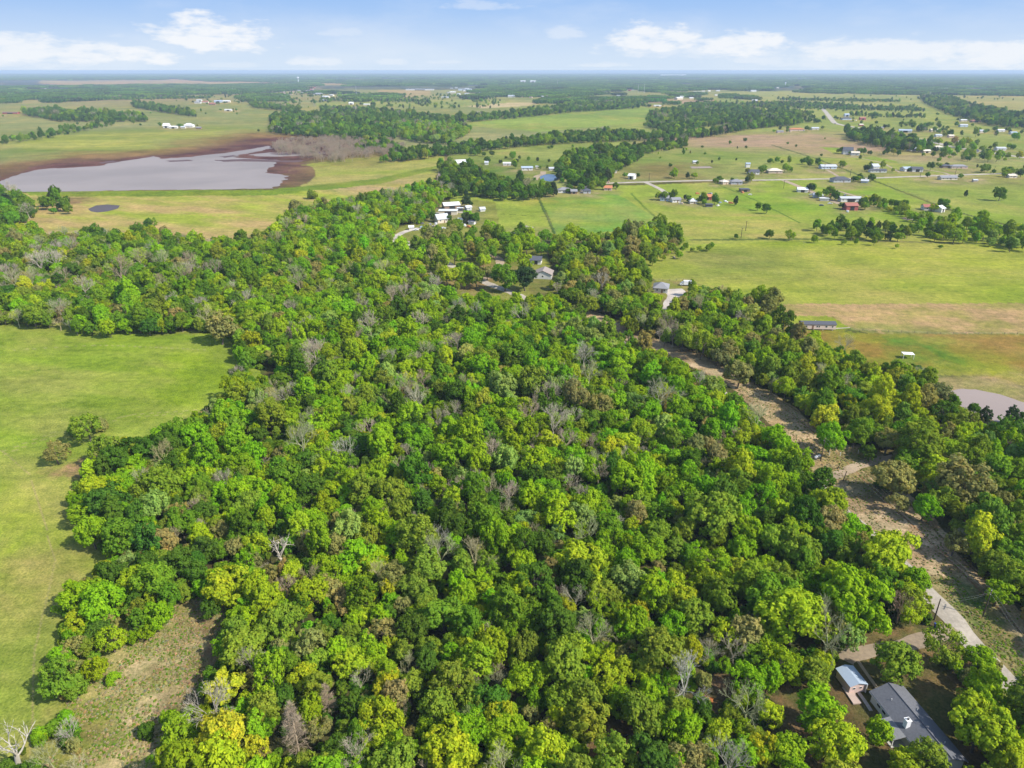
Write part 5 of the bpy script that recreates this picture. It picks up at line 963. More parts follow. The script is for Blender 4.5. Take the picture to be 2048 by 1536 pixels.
GLASS = mat('dark window glass', (.03, .035, .045), .15, .2, .5, 0, .6); TRIM = mat('white trim', (.74, .73, .70), .6, .05); CONC = mat('concrete slab', (.42, .40, .36), .9)
def roof_mb(L, W, H, rise, kind, ov=.45, th=.16):
    m = MB(); x, y = L / 2 + ov, W / 2 + ov
    if kind == 'flat': m.box(-x, x, -y, y, H + .02, H + .3); return m
    hx = x if kind == 'gable' else max(.1, x - y)
    lo = H - ov * rise / (W / 2)
    def skin(z): return [(-x, -y, lo + z), (x, -y, lo + z), (x, y, lo + z), (-x, y, lo + z), (-hx, 0, H + rise + z), (hx, 0, H + rise + z)]
    T = skin(th); Bt = skin(0.02); b = len(m.v); m.v += T + Bt
    F = [(0, 1, 5, 4), (2, 3, 4, 5)] + ([(1, 2, 5), (3, 0, 4)] if kind == 'hip' else [])
    m.f += F + [tuple(i + 6 for i in reversed(f)) for f in F]
    if kind == 'hip': m.f += [(0, 6, 7, 1), (1, 7, 8, 2), (2, 8, 9, 3), (3, 9, 6, 0)]
    else: m.f += [(0, 6, 7, 1), (2, 8, 9, 3), (1, 7, 11, 5), (5, 11, 8, 2), (3, 9, 10, 4), (4, 10, 6, 0)]
    return m
def wall_mb(L, W, H, rise, kind):
    m = MB(); x, y = L / 2, W / 2; m.v += [(-x, -y, 0), (x, -y, 0), (x, y, 0), (-x, y, 0), (-x, -y, H), (x, -y, H), (x, y, H), (-x, y, H)]; m.f += [(0, 1, 5, 4), (1, 2, 6, 5), (2, 3, 7, 6), (3, 0, 4, 7)]
    if kind == 'gable': b = len(m.v); m.v += [(-x, 0, H + rise), (x, 0, H + rise)]; m.f += [(5, 6, b + 1), (7, 4, b)]
    else: m.f += [(4, 5, 6, 7)]
    return m
def window(e, c, w, h, axis, sgn, pane=True):
    x, y, z = c; fr = MB(); d = .05
    if axis == 'y': fr.box(x - w / 2, x + w / 2, min(y, y + sgn * d), max(y, y + sgn * d), z - h / 2, z + h / 2); g = MB().box(x - w * .4, x + w * .4, min(y, y + sgn * .07), max(y, y + sgn * .07), z - h * .4, z + h * .4)
    else: fr.box(min(x, x + sgn * d), max(x, x + sgn * d), y - w / 2, y + w / 2, z - h / 2, z + h / 2); g = MB().box(min(x, x + sgn * .07), max(x, x + sgn * .07), y - w * .4, y + w * .4, z - h * .4, z + h * .4)
    o = fr.build('window', TRIM, e); g.build('pane', GLASS, o)
def building(name, X, Y, L, W, H, yaw, kind, rise, wc, rc, label, cat='house', group=None, nwin=3, wide_door=False, door=True, near=False):
    e = empty(name, (X, Y, 0), yaw); tag(e, label, cat, group)
    wall_mb(L, W, H, rise, kind).build('wall', wallm(wc), e); roof_mb(L, W, H, rise, kind, .45 if near else .6).build('roof', roofm(rc), e)
    if wide_door: MB().box(-L * .18, L * .18, -W / 2 - .08, -W / 2 - .01, 0.02, H * .85).build('door', mat('dark opening', (.03, .03, .03), .9), e)
    elif door: MB().box(L * .1 - .5, L * .1 + .5, -W / 2 - .07, -W / 2 - .005, .05, 2.15).build('door', mat('brown door', (.20, .12, .08), .6), e)
    for i in range(nwin):
        x = -L / 2 + L * (i + .5) / nwin
        if door and abs(x - L * .1) < 1.2: x -= 1.6
        window(e, (x, -W / 2 - .002, H * .58), min(1.4, L * .12), min(1.2, H * .4), 'y', -1)
    if nwin: window(e, (-L / 2 - .002, 0, H * .58), 1.2, 1.1, 'x', -1)
    return e
def gp(px, py): p = at(px, py); return p.x, p.y, p.y * CP + CAM_H * SP
for row in BT.split('\n'):
    r = row.split(None, 12); px, py, wpx, dep, hh, yaw = map(float, r[:6]); X, Y, zc = gp(px, py); L = wpx * zc / F_PX
    nm = r[10]; cat = {'storage_shed': 'shed', 'mobile_home': 'mobile home', 'grain_silo': 'silo'}.get(nm, nm if nm in ('barn', 'garage') else 'house')
    building(nm, X, Y + dep / 2, L, dep, hh, R(yaw), r[6], float(r[7]), r[8], r[9], r[12], cat, None, int(r[11]), wide_door=nm in ('barn', 'garage'), door=nm != 'storage_shed')

# trailer home on piers
X, Y, zc = gp(1637, 661); L = 67 * zc / F_PX
e = empty('trailer_home', (X, Y + 2.6, 0), R(-3)); tag(e, 'tan trailer home with a dark grey roof raised on piers in the mown patch', 'trailer home')
W_ = 5.2; h0 = .7; H_ = 3.2
MB().box(-L / 2, L / 2, -W_ / 2, W_ / 2, h0, H_).build('wall', mat('tan siding', (.62, .50, .42), .7, .06), e)
m = roof_mb(L, W_, H_, .9, 'gable', .3); m.build('roof', roofm('d'), e)
for x in (-L * .42, -L * .14, L * .14, L * .42): MB().box(x - .25, x + .25, -W_ / 2 + .2, -W_ / 2 + .8, 0, h0).build('pier', CONC, e)
for x, w in ((-L * .36, .9), (-L * .05, .8), (L * .01, .8), (L * .22, 1.2), (L * .4, .8)): window(e, (x, -W_ / 2 - .002, 2.1), w, 1.0, 'y', -1)
window(e, (-L / 2 - .002, 0, 2.1), 1.2, 1.0, 'x', -1)
MB().box(-L * .2, -L * .2 + .9, -W_ / 2 - .06, -W_ / 2, h0, 2.7).build('door', mat('brown door', (.20, .12, .08), .6), e)
MB().box(-L / 2 - 1.3, -L / 2 - .02, -1.2, 1.2, h0 - .15, h0).box(-L / 2 - 1.2, -L / 2 - 1.05, -1.1, -.95, 0, h0 - .15).box(-L / 2 - 1.2, -L / 2 - 1.05, .95, 1.1, 0, h0 - .15).build('porch', mat('grey planks', (.22, .2, .18)), e)
MB().tube((-L * .05, .8, H_ + .5), (-L * .05, .8, H_ + 1.0), .12, .12, 8).build('vent', TRIM, e)

# farmhouse whose roof shows between trees by the dark cedar
X, Y, zc = gp(1088, 558)
e = building('house', X, Y + 5, 10.5, 11, 3.0, R(80), 'gable', 2.3, 'w', 't', 'white house with a taupe gable roof behind the dark round tree', 'house', None, 3, near=True)

# the near house: grey shingle roof, gable to the north, white chimney, porch wing
A = at(1742, 1393, 2.6); B_ = at(1819, 1378, 2.6); D_ = at(1932, 1509, 2.6); ax = (B_ - D_); Lh = ax.length; yaw = math.atan2(ax.y, ax.x); wd = (B_ - A).length
c0 = B_ + (D_ - B_) * .5 + (A - B_) * .5
e = empty('house', (c0.x, c0.y, 0), yaw); tag(e, 'low house with a long grey shingle gable roof and white chimney among the trees', 'house')
Lh += 2.4; SH = mat('grey shingles', (.125, .128, .14), .9, .34, 2.6)
W_ = wd * .86; wall_mb(Lh - .9, W_ - .9, 2.6, 1.45, 'gable').build('wall', wallm('w'), e)
rf = roof_mb(Lh - .9, W_ - .9, 2.6, 1.45, 'gable', .45, .14).build('roof', SH, e)
MB().tube((-Lh / 2, 0, 4.22), (Lh / 2, 0, 4.22), .09, .09, 6).build('ridge_cap', mat('dark ridge', (.09, .09, .10), .9), rf)
ch = MB().box(-Lh * .02 - .45, -Lh * .02 + .45, W_ * .28, W_ * .28 + .9, 2.9, 4.75).build('chimney', mat('white painted brick', (.80, .80, .82), .7, .05), rf)
MB().box(-Lh * .02 - .55, -Lh * .02 + .55, W_ * .28 - .1, W_ * .28 + 1.0, 4.75, 4.85).build('chimney_cap', TRIM, ch); MB().tube((-Lh * .02, W_ * .28 + .45, 4.85), (-Lh * .02, W_ * .28 + .45, 5.2), .2, .2, 10).build('flue', mat('dark flue', (.1, .1, .1)), ch)
for (vx, vy) in ((Lh * .30, W_ * .22), (Lh * .12, -W_ * .2), (-Lh * .3, -W_ * .2)): MB().tube((vx, vy, 3.0), (vx, vy, 4.1 - abs(vy) * .1), .07, .07, 8).build('vent_pipe', TRIM, rf)
# fascia along the eaves
for sy in (1, -1): MB().box(-Lh / 2, Lh / 2, sy * (W_ / 2 + .02) - .03, sy * (W_ / 2 + .02) + .03, 2.22, 2.42).build('fascia', TRIM, e)
pw = MB(); pw.v += [(-2.2, W_ / 2 - .5, 2.62), (2.6, W_ / 2 - .5, 2.62), (2.6, W_ / 2 + 2.6, 2.2), (-2.2, W_ / 2 + 2.6, 2.2), (-2.2, W_ / 2 - .5, 2.5), (2.6, W_ / 2 - .5, 2.5), (2.6, W_ / 2 + 2.6, 2.08), (-2.2, W_ / 2 + 2.6, 2.08)]
pw.f += [(0, 1, 2, 3), (7, 6, 5, 4), (0, 4, 5, 1), (1, 5, 6, 2), (2, 6, 7, 3), (3, 7, 4, 0)]; pw.build('porch_roof', mat('worn grey shingles', (.20, .20, .205), .9, .28, 2.6), e)
for px_ in (-1.9, 2.3): MB().box(px_ - .08, px_ + .08, W_ / 2 + 2.3, W_ / 2 + 2.46, 0, 2.1).build('post', TRIM, e)
MB().box(-2.2, 2.6, W_ / 2 - .4, W_ / 2 + 2.6, .0, .15).build('porch_floor', CONC, e)
for x in (-5.5, 4.6, 6.2): window(e, (x, W_ / 2 - .45, 1.5), 1.2, 1.1, 'y', 1)
window(e, (-Lh / 2 + .44, 1.5, 1.5), 1.2, 1.1, 'x', -1); window(e, (Lh / 2 - .44, -1.5, 1.5), 1.2, 1.1, 'x', 1)
MB().box(.2, 1.1, W_ / 2 - .5, W_ / 2 - .4, .15, 2.15).build('door', mat('brown door', (.20, .12, .08), .6), e)
MB().box(Lh / 2 - .44, Lh / 2 - .38, .8, 1.7, .1, 2.15).build('door', mat('grey door', (.2, .2, .2), .6), e)
# the shed beside it, one roof slope of bluish metal
A = at(1736, 1366, 2.3); B_ = at(1711, 1331, 2.6); C_ = at(1706, 1372, 2.2); yaw2 = yaw
c0 = (A + B_) / 2; un = Vector((math.cos(yaw), math.sin(yaw), 0)); vn = Vector((-un.y, un.x, 0)); c0 = c0 + vn * 2.3
e = empty('storage_shed', (c0.x, c0.y, 0), yaw); tag(e, 'small pinkish shed with a bluish metal roof by the house footpath', 'shed')
Ls = (A - B_).length + .6
wall_mb(Ls - .5, 3.6, 2.3, .5, 'gable').build('wall', wallm('p'), e); roof_mb(Ls - .5, 3.6, 2.3, .55, 'gable', .3, .08).build('roof', mat('bluish sheet metal', (.33, .39, .46), .5, .08, 3), e)
window(e, (-Ls / 2 + .248, -.7, 1.4), .6, .5, 'x', -1); window(e, (-Ls / 2 + .248, .8, 1.4), .6, .5, 'x', -1)
MB().box(-.5, .4, -1.87, -1.81, .05, 2.0).build('door', mat('grey door', (.2, .2, .2), .6), e)
MB().box(-Ls / 2 - .1, -Ls / 2 + .22, -1.95, -1.85, 0, 2.2).build('post', TRIM, e)
road('footpath', [(1713, 1318), (1735, 1350), (1758, 1382)], .8, G_DIRT, .06, .1)
road('footpath', [(1713, 1380), (1728, 1400), (1742, 1422)], .8, G_CONC, .06, .1)
MB().box(-.9, .9, -2.2, 2.2, .05, .35).build('slab', CONC, None, tuple(at(1703, 1392)), yaw + 1.5)
bpy.data.objects['slab'].name = 'wooden_deck'; tag(bpy.data.objects['wooden_deck'], 'bare pinkish ramp deck below the small shed', 'deck'); bpy.data.objects['wooden_deck'].data.materials[0] = mat('weathered planks', (.42, .32, .26), .9)

# wires and poles
WOODP = mat('dark tarred wood', (.06, .045, .035), .9, .3, 3); WIRE = mat('bare wire', (.30, .30, .29), .5); POLES = {}
def pole(px, py, H, label, arm=True, yaw=0.0, r=.14):
    p = at(px, py); e = empty('utility_pole', (p.x, p.y, 0), yaw); tag(e, label, 'utility pole', 'utility poles')
    MB().tube((0, 0, 0), (0, 0, H), r * 1.25, r * .8, 8).build('pole', WOODP, e)
    if arm:
        MB().box(-1.2, 1.2, -.06, .06, H - .55, H - .40).build('crossarm', WOODP, e)
        for x in (-1.1, 0, 1.1): MB().lathe([(.0, H - .4 if x else H), (.06, H - .38 if x else H + .02), (.08, H - .28 if x else H + .12), (.0, H - .2 if x else H + .2)], 8, (x, 0)).build('insulator', mat('pale ceramic', (.6, .6, .58), .3), e)
    else: MB().box(-.3, .3, -.05, .05, H - .9, H - .8).build('bracket', WOODP, e)
    return p, H
def wire(a, b, za, zb, sag, label, r=.011):
    m = MB(); n = 14; L = [a.lerp(b, i / n) for i in range(n + 1)]
    for i in range(n + 1): t = i / n; L[i] = Vector((L[i].x, L[i].y, za + (zb - za) * t - sag * 4 * t * (1 - t)))
    for i in range(n): m.tube(L[i], L[i + 1], r, r, 4)
    tag(m.build('power_line', WIRE), label, 'power line', 'power lines')
p1, h1 = pole(1965, 1234, 7.9, 'dark utility pole with crossarm on the cleared grassy strip', True, R(50)); p2, h2 = pole(1868, 1240, 6.4, 'plain dark pole at the roadside beside the gravel road', False, R(60))
p3, h3 = pole(1641, 922, 8.6, 'utility pole by the dirt driveway turn-off', True, R(50)); p4 = at(2230, 1600)
for k, off in enumerate((-.9, .9)):
    o = Vector((off * .64, off * .76, 0)); wire(p1 + o, p3 + o, h1 - .2, h3 - .2, 1.6, ['lower-hung western power line along the cleared strip', 'eastern power line along the cleared strip'][k]); wire(p1 + o, p4 + o, h1 - .2, 8, 1.2, ['western power line leaving the crossarm pole southward', 'eastern power line leaving the crossarm pole southward'][k])
wire(p1, p2, h1 - .4, h2 - .2, .5, 'upper service wire crossing the gravel road'); wire(p1 + Vector((.3, .3, 0)), p2, h1 - 1.0, h2 - .9, .7, 'lower service wire crossing the gravel road')
for (x, y, h, l) in ((1686, 962, 3.6, 'short dark gatepost right of the dirt driveway'), (1675, 938, 2.2, 'short dark gatepost left of the dirt driveway')):
    p = at(x, y); q = MB().tube((0, 0, 0), (.5, 0, h), .14, .12, 7); tag(q.build('gatepost', WOODP, None, (p.x, p.y, 0)), l, 'gatepost', 'gateposts')
for i, (x, y, h) in enumerate(((1567, 377, 9), (1910, 350, 9), (1840, 354, 9), (1987, 347, 9), (1482, 476, 8), (1491, 462, 8), (1298, 362, 9), (1700, 353, 9), (1232, 380, 8), (1648, 343, 9))):
    pole(x, y, h, ['pole at the fork of dirt farm track and country road', 'pole before the long pinkish bungalow', 'pole south of the twin white barns', 'pole at the eastern end of the country road', 'pole on the fence line of the big green field', 'pole standing in the tan patch above the green field', 'pole at the white dirt track junction', 'pole between the road houses on the country road', 'pole near the orange-roofed house', 'pole by the pale blue house'][i], True, 0, .2)
# fences
def fence(pts, label, step=4.0, h=1.3, rail=None):
    P = [at(*p) for p in pts]; e = empty('wire_fence', (P[0].x, P[0].y, 0)); tag(e, label, 'fence', 'wire fences'); w = MB(); n = 0; M_ = mat('grey fence post', (.16, .13, .10), .9)
    for a, b in zip(P[:-1], P[1:]):
        L = (b - a).length; k = max(1, int(L / step))
        for i in range(k):
            q = a.lerp(b, i / k) - P[0]
            if n < 90: MB().box(q.x - .06, q.x + .06, q.y - .06, q.y + .06, 0, h).build('post', M_, e); n += 1
        for z in (.4, .8, 1.15): w.tube(a - P[0] + Vector((0, 0, z)), b - P[0] + Vector((0, 0, z)), .02, .02, 3)
    w.build('wire', mat('fence wire', (.25, .25, .25), .5), e)
fence([(1290, 520), (1298, 563), (1380, 560), (1396, 586)], 'wire fence round the lot of the white grey-roofed house')
fence([(1652, 934), (1676, 938)], 'short dark rail fence left of the driveway gate', 2)
fence([(1965, 1190), (2010, 1235), (2060, 1290), (2110, 1345)], 'wire fence along the grassy power-line strip')
fence([(1075, 394), (1092, 430), (1112, 470)], 'fence parting the two bright paddocks', 7)
fence([(1700, 661), (1880, 669), (2060, 669)], 'fence along the foot of the tan field', 6)
fence([(1545, 290), (1640, 320), (1760, 366)], 'long fence slanting down to the country road', 14); fence([(1775, 368), (1900, 420), (2060, 466)], 'long fence slanting away south of the country road', 10)

# vehicles
TYRE = mat('black rubber', (.02, .02, .02), .8); 
def wheels(e, xs, y, r, w=.25):
    for x in xs:
        for s in (-1, 1):
            t = MB().tube((x, s * y - w / 2, r), (x, s * y + w / 2, r), r, r, 16).build('wheel', TYRE, e); MB().tube((x, s * y - w / 2 - .01, r), (x, s * y + w / 2 + .01, r), r * .5, r * .5, 10).build('rim', mat('steel rim', (.5, .5, .5), .3), t)
def car(px, py, yaw, col, label, kind='car'):
    p = at(px, py); e = empty('pickup_truck' if kind == 'pickup' else 'parked_car', (p.x, p.y, 0), yaw); tag(e, label, 'pickup' if kind == 'pickup' else 'car', 'parked vehicles')
    M_ = mat('car paint ' + label[:12], col, .3, .03); prof = [(-2.2, .45), (2.2, .45), (2.25, .85), (1.2, .98), (.6, 1.5), (-.9, 1.5) if kind == 'pickup' else (-1.5, 1.5), (-.95, 1.0) if kind == 'pickup' else (-2.1, 1.0), (-2.25, .9)]
    m = MB(); n = len(prof)
    for s in (-.88, .88): m.v += [(x, s, z) for x, z in prof]
    m.f += [tuple(range(n)), tuple(reversed(range(n, 2 * n)))] + [(i, i + n, (i + 1) % n + n, (i + 1) % n) for i in range(n)]
    m.build('body', M_, e); MB().box(-.8, .5, -.9, .9, 1.05, 1.42).build('window', GLASS, e); MB().box(.72, 1.12, -.75, .75, 1.03, 1.36).build('windscreen', GLASS, e); wheels(e, (-1.4, 1.4), .8, .34)
car(832, 461, R(10), (.75, .75, .75), 'white pickup parked below the farmyard clutter', 'pickup'); car(845, 456, R(20), (.35, .45, .55), 'bluish car parked beside the white pickup'); car(843, 448, R(0), (.2, .2, .22), 'dark car in front of the steep-gabled farmhouse yard')
car(887, 458, R(5), (.8, .8, .8), 'white car alone on the lawn below the farmhouse'); car(1643, 412, R(-20), (.1, .12, .16), 'dark car at the foot of the farm track', 'car'); car(1660, 408, R(-10), (.7, .7, .7), 'white pickup at the foot of the farm track', 'pickup'); car(1622, 391, R(-20), (.6, .6, .62), 'silver car parked along the farm track')
car(1670, 248, 0, (.1, .1, .12), 'dark car on the curving far road'); car(884, 500, R(80), (.75, .75, .74), 'pale pickup below the yellow garden trees', 'pickup')
X, Y, zc = gp(1371, 571); e = empty('box_truck', (X, Y, 0), R(172)); tag(e, 'white box truck parked on the dirt past the concrete pad', 'truck')
WM = mat('white vehicle paint', (.82, .82, .84), .35, .03); MB().box(-3.6, 1.4, -1.15, 1.15, .7, 3.1).build('box', WM, e)
m = MB(); pr = [(1.5, .55), (3.4, .55), (3.45, 1.2), (2.9, 1.4), (2.4, 2.2), (1.5, 2.25)]; 
for s in (-1.0, 1.0): m.v += [(x, s, z) for x, z in pr]
m.f += [tuple(range(6)), tuple(reversed(range(6, 12)))] + [(i, i + 6, (i + 1) % 6 + 6, (i + 1) % 6) for i in range(6)]; m.build('cab', WM, e); MB().box(1.8, 2.35, -1.02, 1.02, 1.5, 2.0).build('window', GLASS, e); MB().box(-2.6, -1.6, -1.18, 1.18, 1.8, 2.4).build('window', GLASS, e)
wheels(e, (-2.3, 2.6), .95, .45)

# small things near the road
p = at(1634, 918); e = empty('propane_tank', (p.x, p.y, 0), R(30)); tag(e, 'pale grey propane tank beside the pole at the gravel road', 'propane tank')
m = MB(); prof = [(-1.5, 0), (-1.42, .3), (-1.2, .48), (1.2, .48), (1.42, .3), (1.5, 0)]; n = 14
for x, r in prof:
    for i in range(n): a = 6.2832 * i / n; m.v.append((x, r * math.cos(a), .95 + r * math.sin(a)))
for k in range(len(prof) - 1):
    for i in range(n): j = (i + 1) % n; m.f.append((k * n + i, k * n + j, (k + 1) * n + j, (k + 1) * n + i))
m.build('tank', mat('pale grey enamel', (.55, .55, .57), .4, .05), e); [MB().box(x - .1, x + .1, -.4, .4, 0, .55).build('saddle', CONC, e) for x in (-.8, .8)]; MB().tube((0, 0, 1.4), (0, 0, 1.62), .2, .16, 10).build('valve_dome', mat('dark flue', (.1, .1, .1)), e)
p = at(1872, 1256); e = empty('trash_bin', (p.x, p.y, 0), R(20)); tag(e, 'blue trash bin at the roadside by the driveway mouth', 'trash bin')
m = MB(); m.v += [(-.32, -.34, 0), (.32, -.34, 0), (.32, .34, 0), (-.32, .34, 0), (-.42, -.44, 1.2), (.42, -.44, 1.2), (.42, .44, 1.2), (-.42, .44, 1.2)]; m.f += [(0, 3, 2, 1), (0, 1, 5, 4), (1, 2, 6, 5), (2, 3, 7, 6), (3, 0, 4, 7), (4, 5, 6, 7)]
m.build('body', mat('blue plastic', (.04, .07, .30), .5, .05), e); MB().box(-.46, .46, -.48, .5, 1.21, 1.3).build('lid', mat('blue plastic', (.04, .07, .30)), e); [MB().tube((x, .42, .14), (x + .08, .42, .14), .14, .14, 10).build('wheel', TYRE, e) for x in (-.42, .34)]
for i, (x, y) in enumerate(((1655, 903), (1658, 911), (1680, 912), (1716, 907), (1725, 906), (1727, 909), (1741, 912), (1745, 907))):
    p = at(x, y); tag(MB().tube((0, 0, 0), (.04, 0, 1.25), .09, .08, 8).lathe([(.14, 1.2), (.14, 1.34), (.0, 1.4)], 8).build('white_marker', mat('white plastic post', (.8, .8, .82), .5, .03), None, (p.x, p.y, 0)), ['westernmost white marker post, right beside the utility pole', 'lower post of the white pair beside the utility pole', 'white marker post standing alone below the vivid green tree', 'first white marker post of the close trio in the clearing', 'middle white marker post of the close trio in the clearing', 'lowest white marker post of the close trio in the clearing', 'lower white marker post near the driveway end', 'easternmost white marker post near the driveway end'][i], 'marker post', 'white marker posts behind the driveway')
p = at(1415, 1403); e = empty('flatbed_trailer', (p.x, p.y, 0), R(-25)); tag(e, 'small rusty orange flat trailer on the dirt between the trees', 'trailer')
MB().box(-1.0, 1.0, -.5, .5, .45, .6).box(-1.0, 1.0, -.55, -.5, .6, .8).box(-1.0, 1.0, .5, .55, .6, .8).build('bed', mat('rusty orange paint', (.45, .16, .04), .8, .2, 4), e); MB().box(1.0, 1.9, -.05, .05, .42, .5).build('drawbar', mat('rusty orange paint', (.45, .16, .04)), e); wheels(e, (0,), .6, .28, .15)
p = at(1239, 1490); m = MB(); n = 20
for i in range(n):
    for j in range(8): a = 6.2832 * i / n; b = 6.2832 * j / 8; rr = .55 + .22 * math.cos(b); m.v.append((rr * math.cos(a), rr * math.sin(a), .2 + .2 * math.sin(b)))
for i in range(n):
    for j in range(8): i2 = (i + 1) % n; j2 = (j + 1) % 8; m.f.append((i * 8 + j, i2 * 8 + j, i2 * 8 + j2, i * 8 + j2))
tag(m.build('tractor_tyre', TYRE, None, (p.x, p.y, 0)), 'black tractor tyre lying on the bare dirt patch', 'tyre')
p = at(1242, 1476); e = empty('disc_harrow', (p.x, p.y, 0), R(15)); tag(e, 'dark disc harrow resting on the dirt above the tyre', 'farm implement')
DK = mat('blackened steel', (.04, .035, .04), .6, .2, 4); MB().box(-1.3, 1.3, -.12, .12, .5, .62).box(-.1, .1, .1, 1.1, .5, .6).build('frame', DK, e); [MB().tube((-1.2 + i * .3, -.04, .28), (-1.2 + i * .3, .04, .30), .28, .28, 12).build('disc', DK, e) for i in range(9)]
p = at(1346, 513); q = at(1352, 520); tag(MB().box(-.35, .35, -3.0, 3.0, .3, .7).box(-.3, .3, -2.8, -2.5, 0, .3).box(-.3, .3, 2.5, 2.8, 0, .3).build('feed_trough', mat('weathered planks', (.42, .32, .26), .9), None, ((p.x + q.x) / 2, (p.y + q.y) / 2, 0), R(-4)), 'long wooden feed trough at the corner of the green field', 'feed trough')
p = at(1814, 716); e = empty('open_shelter', (p.x, p.y, 0), R(-8)); tag(e, 'small white-roofed open shelter half hidden at the wood edge', 'shelter')
MB().box(-2.4, 2.4, -1.6, 1.6, 2.2, 2.32).build('roof', mat('white sheet metal', (.8, .79, .76), .5, .05), e); [MB().box(x - .08, x + .08, y - .08, y + .08, 0, 2.2).build('post', TRIM, e) for x in (-2.2, 2.2) for y in (-1.4, 1.4)]
p = at(1180, 668); tag(MB().box(-.9, .9, -.6, .6, 0, 6.2).lathe([(.0, 6.9), (1.0, 6.2)], 4).build('deer_blind', mat('white plastic post', (.8, .8, .82)), None, (p.x, p.y, 0)), 'small white box hide poking out of the wood crowns', 'hide')
# junk in the yards
LJ = {}
JC = [(.5, .2, .08), (.6, .58, .55), (.3, .3, .33), (.62, .5, .36), (.2, .25, .35), (.7, .7, .7)]
for i, (x, y, w) in enumerate([(1395, 388, 4), (1402, 392, 3), (1420, 388, 5), (1430, 393, 4), (1440, 406, 5), (1452, 404, 4), (1462, 407, 5), (1436, 412, 4), (1372, 398, 4), (1362, 408, 4), (1400, 402, 3), (930, 452, 3), (938, 455, 4), (950, 446, 3), (860, 450, 3), (868, 454, 4), (905, 452, 3), (872, 449, 3), (1664, 391, 5), (1672, 396, 5), (1690, 391, 5), (1723, 405, 4), (1628, 388, 4), (1695, 424, 3), (1485, 386, 3), (1500, 390, 4), (1608, 262, 6), (1580, 264, 6), (1702, 243, 7), (1712, 241, 6)]):
    p = at(x, y); c = JC[i % 6]; n = i % 3
    m = MB().box(-w / 2, w / 2, -1, 1, 0, 1.1).box(-w / 2 + .2, w * .1, -.8, .8, 1.11, 1.7) if n == 0 else MB().box(-w / 2, w / 2, -.9, .9, .5, .8).box(-w / 2 + .1, w / 2 - .1, -.7, .7, 0, .49).tube((-w * .3, 0, .8), (w * .3, 0, 1.9), .3, .2) if n == 1 else MB().box(-w / 2, 0, -1.2, .6, 0, 1.5).box(.05, w / 2, -.4, 1.2, 0, .8)
    pl = 'in the junk-filled yard by the orange roof' if 1360 < x < 1470 and y > 380 else 'in the yard round the steep-gabled farmhouse' if x < 1000 else 'along the dirt farm track' if 1600 < x < 1730 and y > 380 else 'beside the round bare pen' if 1480 < x < 1510 else 'around the sprawling pink house' if x < 1620 else 'by the bluish far house'
    LJ.setdefault((['rust-brown', 'light grey', 'dark grey', 'tan', 'dull blue', 'white'][i % 6] + ' scrap heap ' + pl), []).append((x, m.build('scrap_heap', mat('junk %d' % (i % 6), c, .8, .3, 1.5), None, (p.x, p.y, 0), i)))
for k, L in LJ.items():
    L.sort(key=lambda q: q[0]); [tag(o, k + (', ' + ORD[i] if len(L) > 1 else ''), 'scrap heap', 'scrap heaps in the farmyards') for i, (_, o) in enumerate(L)]

# water towers, masts, the far town
def tower(px, base_m, H, label):
    x, _, _ = pix_dir(px, 160); d = base_m; X = x * d / CP * 1.0; e = empty('water_tower', (x * (d * CP + CAM_H * SP), d, 0)); tag(e, label, 'water tower', 'water towers'); WT = mat('white tower paint', (.85, .87, .88), .4, .02)
    MB().lathe([(0, H), (H * .09, H * .985), (H * .16, H * .93), (H * .17, H * .86), (H * .13, H * .78), (H * .05, H * .72)], 24).build('tank', WT, e); MB().lathe([(H * .075, 0), (H * .05, H * .08), (H * .045, H * .72)], 20).build('stem', WT, e)
tower(597, 7600, 62, 'tall white water tower far beyond the lake'); tower(1570, 5900, 36, 'shorter white water tower beyond the eastern pastures')
for i, (px, d, H) in enumerate(((1115, 6200, 50), (1288, 4400, 50), (1276, 4400, 45), (713, 3900, 48))):
    x, _, _ = pix_dir(px, 160); m = MB()
    for k in range(10):
        a, b = H * k / 10, H * (k + 1) / 10; [m.tube((s1, s2, a), (s2 * .9, -s1 * .9, b), .25, .25, 4) for s1, s2 in ((1, 1), (-1, 1), (1, -1), (-1, -1))]
    tag(m.build('radio_mast', mat('galvanised lattice', (.6, .6, .62), .5), None, (x * (d * CP + CAM_H * SP), d, 0)), ['thin lattice mast far away above the town', 'lattice mast right of the town roofs', 'lattice mast among the town roofs', 'thin lattice mast over the plain beyond the lake'][i], 'mast', 'lattice masts')
TW = []
rt = random.Random(5)
for (x0, x1, y0, y1, n, cs) in ((880, 1010, 176, 190, 26, 'wwcbpg'), (1180, 1290, 172, 182, 34, 'prwgnc'), (560, 640, 178, 190, 16, 'wcpg'), (1020, 1110, 186, 196, 12, 'wcp'), (1850, 2060, 178, 188, 26, 'wwcb'), (640, 780, 190, 198, 14, 'wcw'), (1340, 1560, 176, 192, 20, 'wcw'), (1290, 1400, 192, 200, 8, 'wc'), (400, 520, 178, 182, 8, 'wc'), (10, 160, 172, 190, 10, 'wc')):
    for _ in range(n): TW.append((rt.uniform(x0, x1), rt.uniform(y0, y1), rt.choice((14, 18, 24, 34)), rt.choice(cs), rt.uniform(-30, 30), {880: 'in the white-roofed town', 1180: 'in the brick-coloured town centre', 560: 'by the reddish stock barns', 1020: 'east of the white-roofed town', 1850: 'in the eastern wooded suburb', 640: 'on the plain past the lake woods', 1340: 'below the shorter water tower', 1290: 'by the far pink field', 400: 'on the plain under the west horizon', 10: 'by the far western wood'}[x0]))
proto = {}
TC = {}; TW.sort()
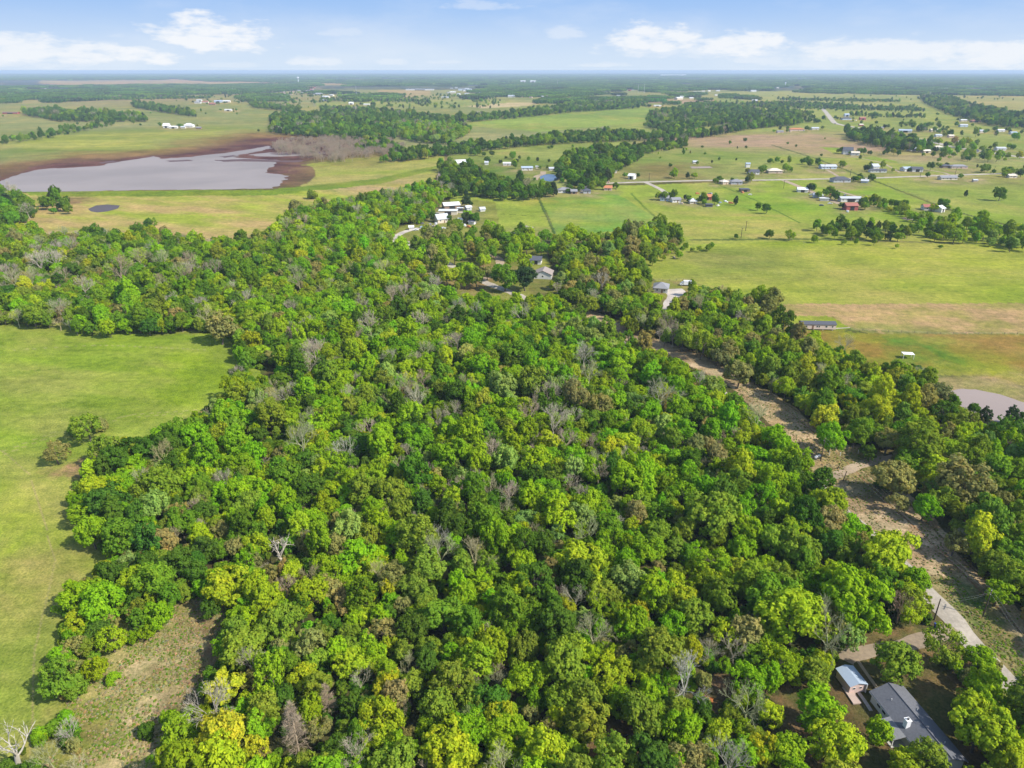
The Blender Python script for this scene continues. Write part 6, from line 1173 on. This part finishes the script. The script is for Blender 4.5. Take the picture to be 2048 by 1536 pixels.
for (x, y, L, c, yw, pl) in TW:
    p = at(x, y)
    if c not in proto:
        e = empty('distant_house', (0, 0, 0)); wall_mb(1, .6, .34, .16, 'gable').build('wall', wallm(c), e); rm = roof_mb(1, .6, .34, .16, 'gable', .02, .01).build('roof', roofm({'w': 's', 'c': 'w', 'b': 'd', 'p': 'n', 'g': 'd', 'r': 'r', 'n': 't'}[c]), e); proto[c] = e; r = e
    else:
        e = proto[c]; r = e.copy(); COL.objects.link(r)
        for chd in e.children: d = chd.copy(); COL.objects.link(d); d.parent = r
    r.location = (p.x, p.y, 0); r.rotation_euler = (0, 0, R(yw)); r.scale = (L, L, L * .8 if L < 20 else L * .6); q = f"tiny distant {NMW[c]} house {pl}"; TC[q] = TC.get(q, -1) + 1; tag(r, q + ', ' + ORD[TC[q]], 'house', f'{NMW[c]} distant houses of the towns')
def long_barn(px, py, wpx, d, h, wc, rc, label): 
    X, Y, zc = gp(px, py); building('warehouse', X, Y, wpx * zc / F_PX, d, h, 0, 'gable', h * .35, wc, rc, label, 'warehouse', None, 0, wide_door=True)
for a in ((602, 173.5, 46, 40, 6, 'r', 'r', 'rearmost long reddish stock barn beyond the lake'), (600, 176, 60, 36, 6, 'r', 'r', 'middle long reddish stock barn beyond the lake'), (590, 179.5, 64, 36, 6, 'r', 'n', 'foremost long reddish stock barn beyond the lake'),
          (1346, 152.6, 50, 150, 26, 'w', 'w', 'very long white warehouse right under the horizon'), (1046, 166, 10, 50, 18, 'w', 'w', 'left one of two white block warehouses above the town'), (1066, 166, 11, 50, 18, 'w', 'w', 'right one of two white block warehouses above the town'),
          (840, 180.5, 56, 30, 6, 'w', 's', 'long white sheds at the left end of the town'), (985, 183, 50, 40, 8, 'w', 's', 'long white store roof in the middle of the town'), (930, 181, 26, 40, 8, 'b', 's', 'pale blue store roof in the town'), (1883, 181, 14, 40, 10, 'w', 'w', 'large white store among the eastern town trees'), (690, 162, 60, 60, 10, 'c', 'w', 'cream sheds on the pale quarry floor')): long_barn(*a)
for o in [o for o in bpy.data.objects if o.type == 'EMPTY' and o.name.startswith('distant_house') and not o.children]: bpy.data.objects.remove(o)
#ENDOBJECTS#

# ---------------------------------------------------------------- haze
hm = bpy.data.materials.new('haze'); hm.use_nodes = True; hn = hm.node_tree; hn.nodes.remove(hn.nodes['Principled BSDF'])
pv = N(hn, 'ShaderNodeVolumePrincipled'); pv.inputs['Color'].default_value = (.66, .82, 1.0, 1); pv.inputs['Density'].default_value = HAZE; pv.inputs['Anisotropy'].default_value = 0.0
hn.links.new(pv.outputs[0], hn.nodes['Material Output'].inputs['Volume'])
HB_ = MB().box(-47000, 47000, -300, 46500, -1.0, 121.0)
tag(HB_.build('haze', hm), 'thin pale haze over the land', kind='stuff')
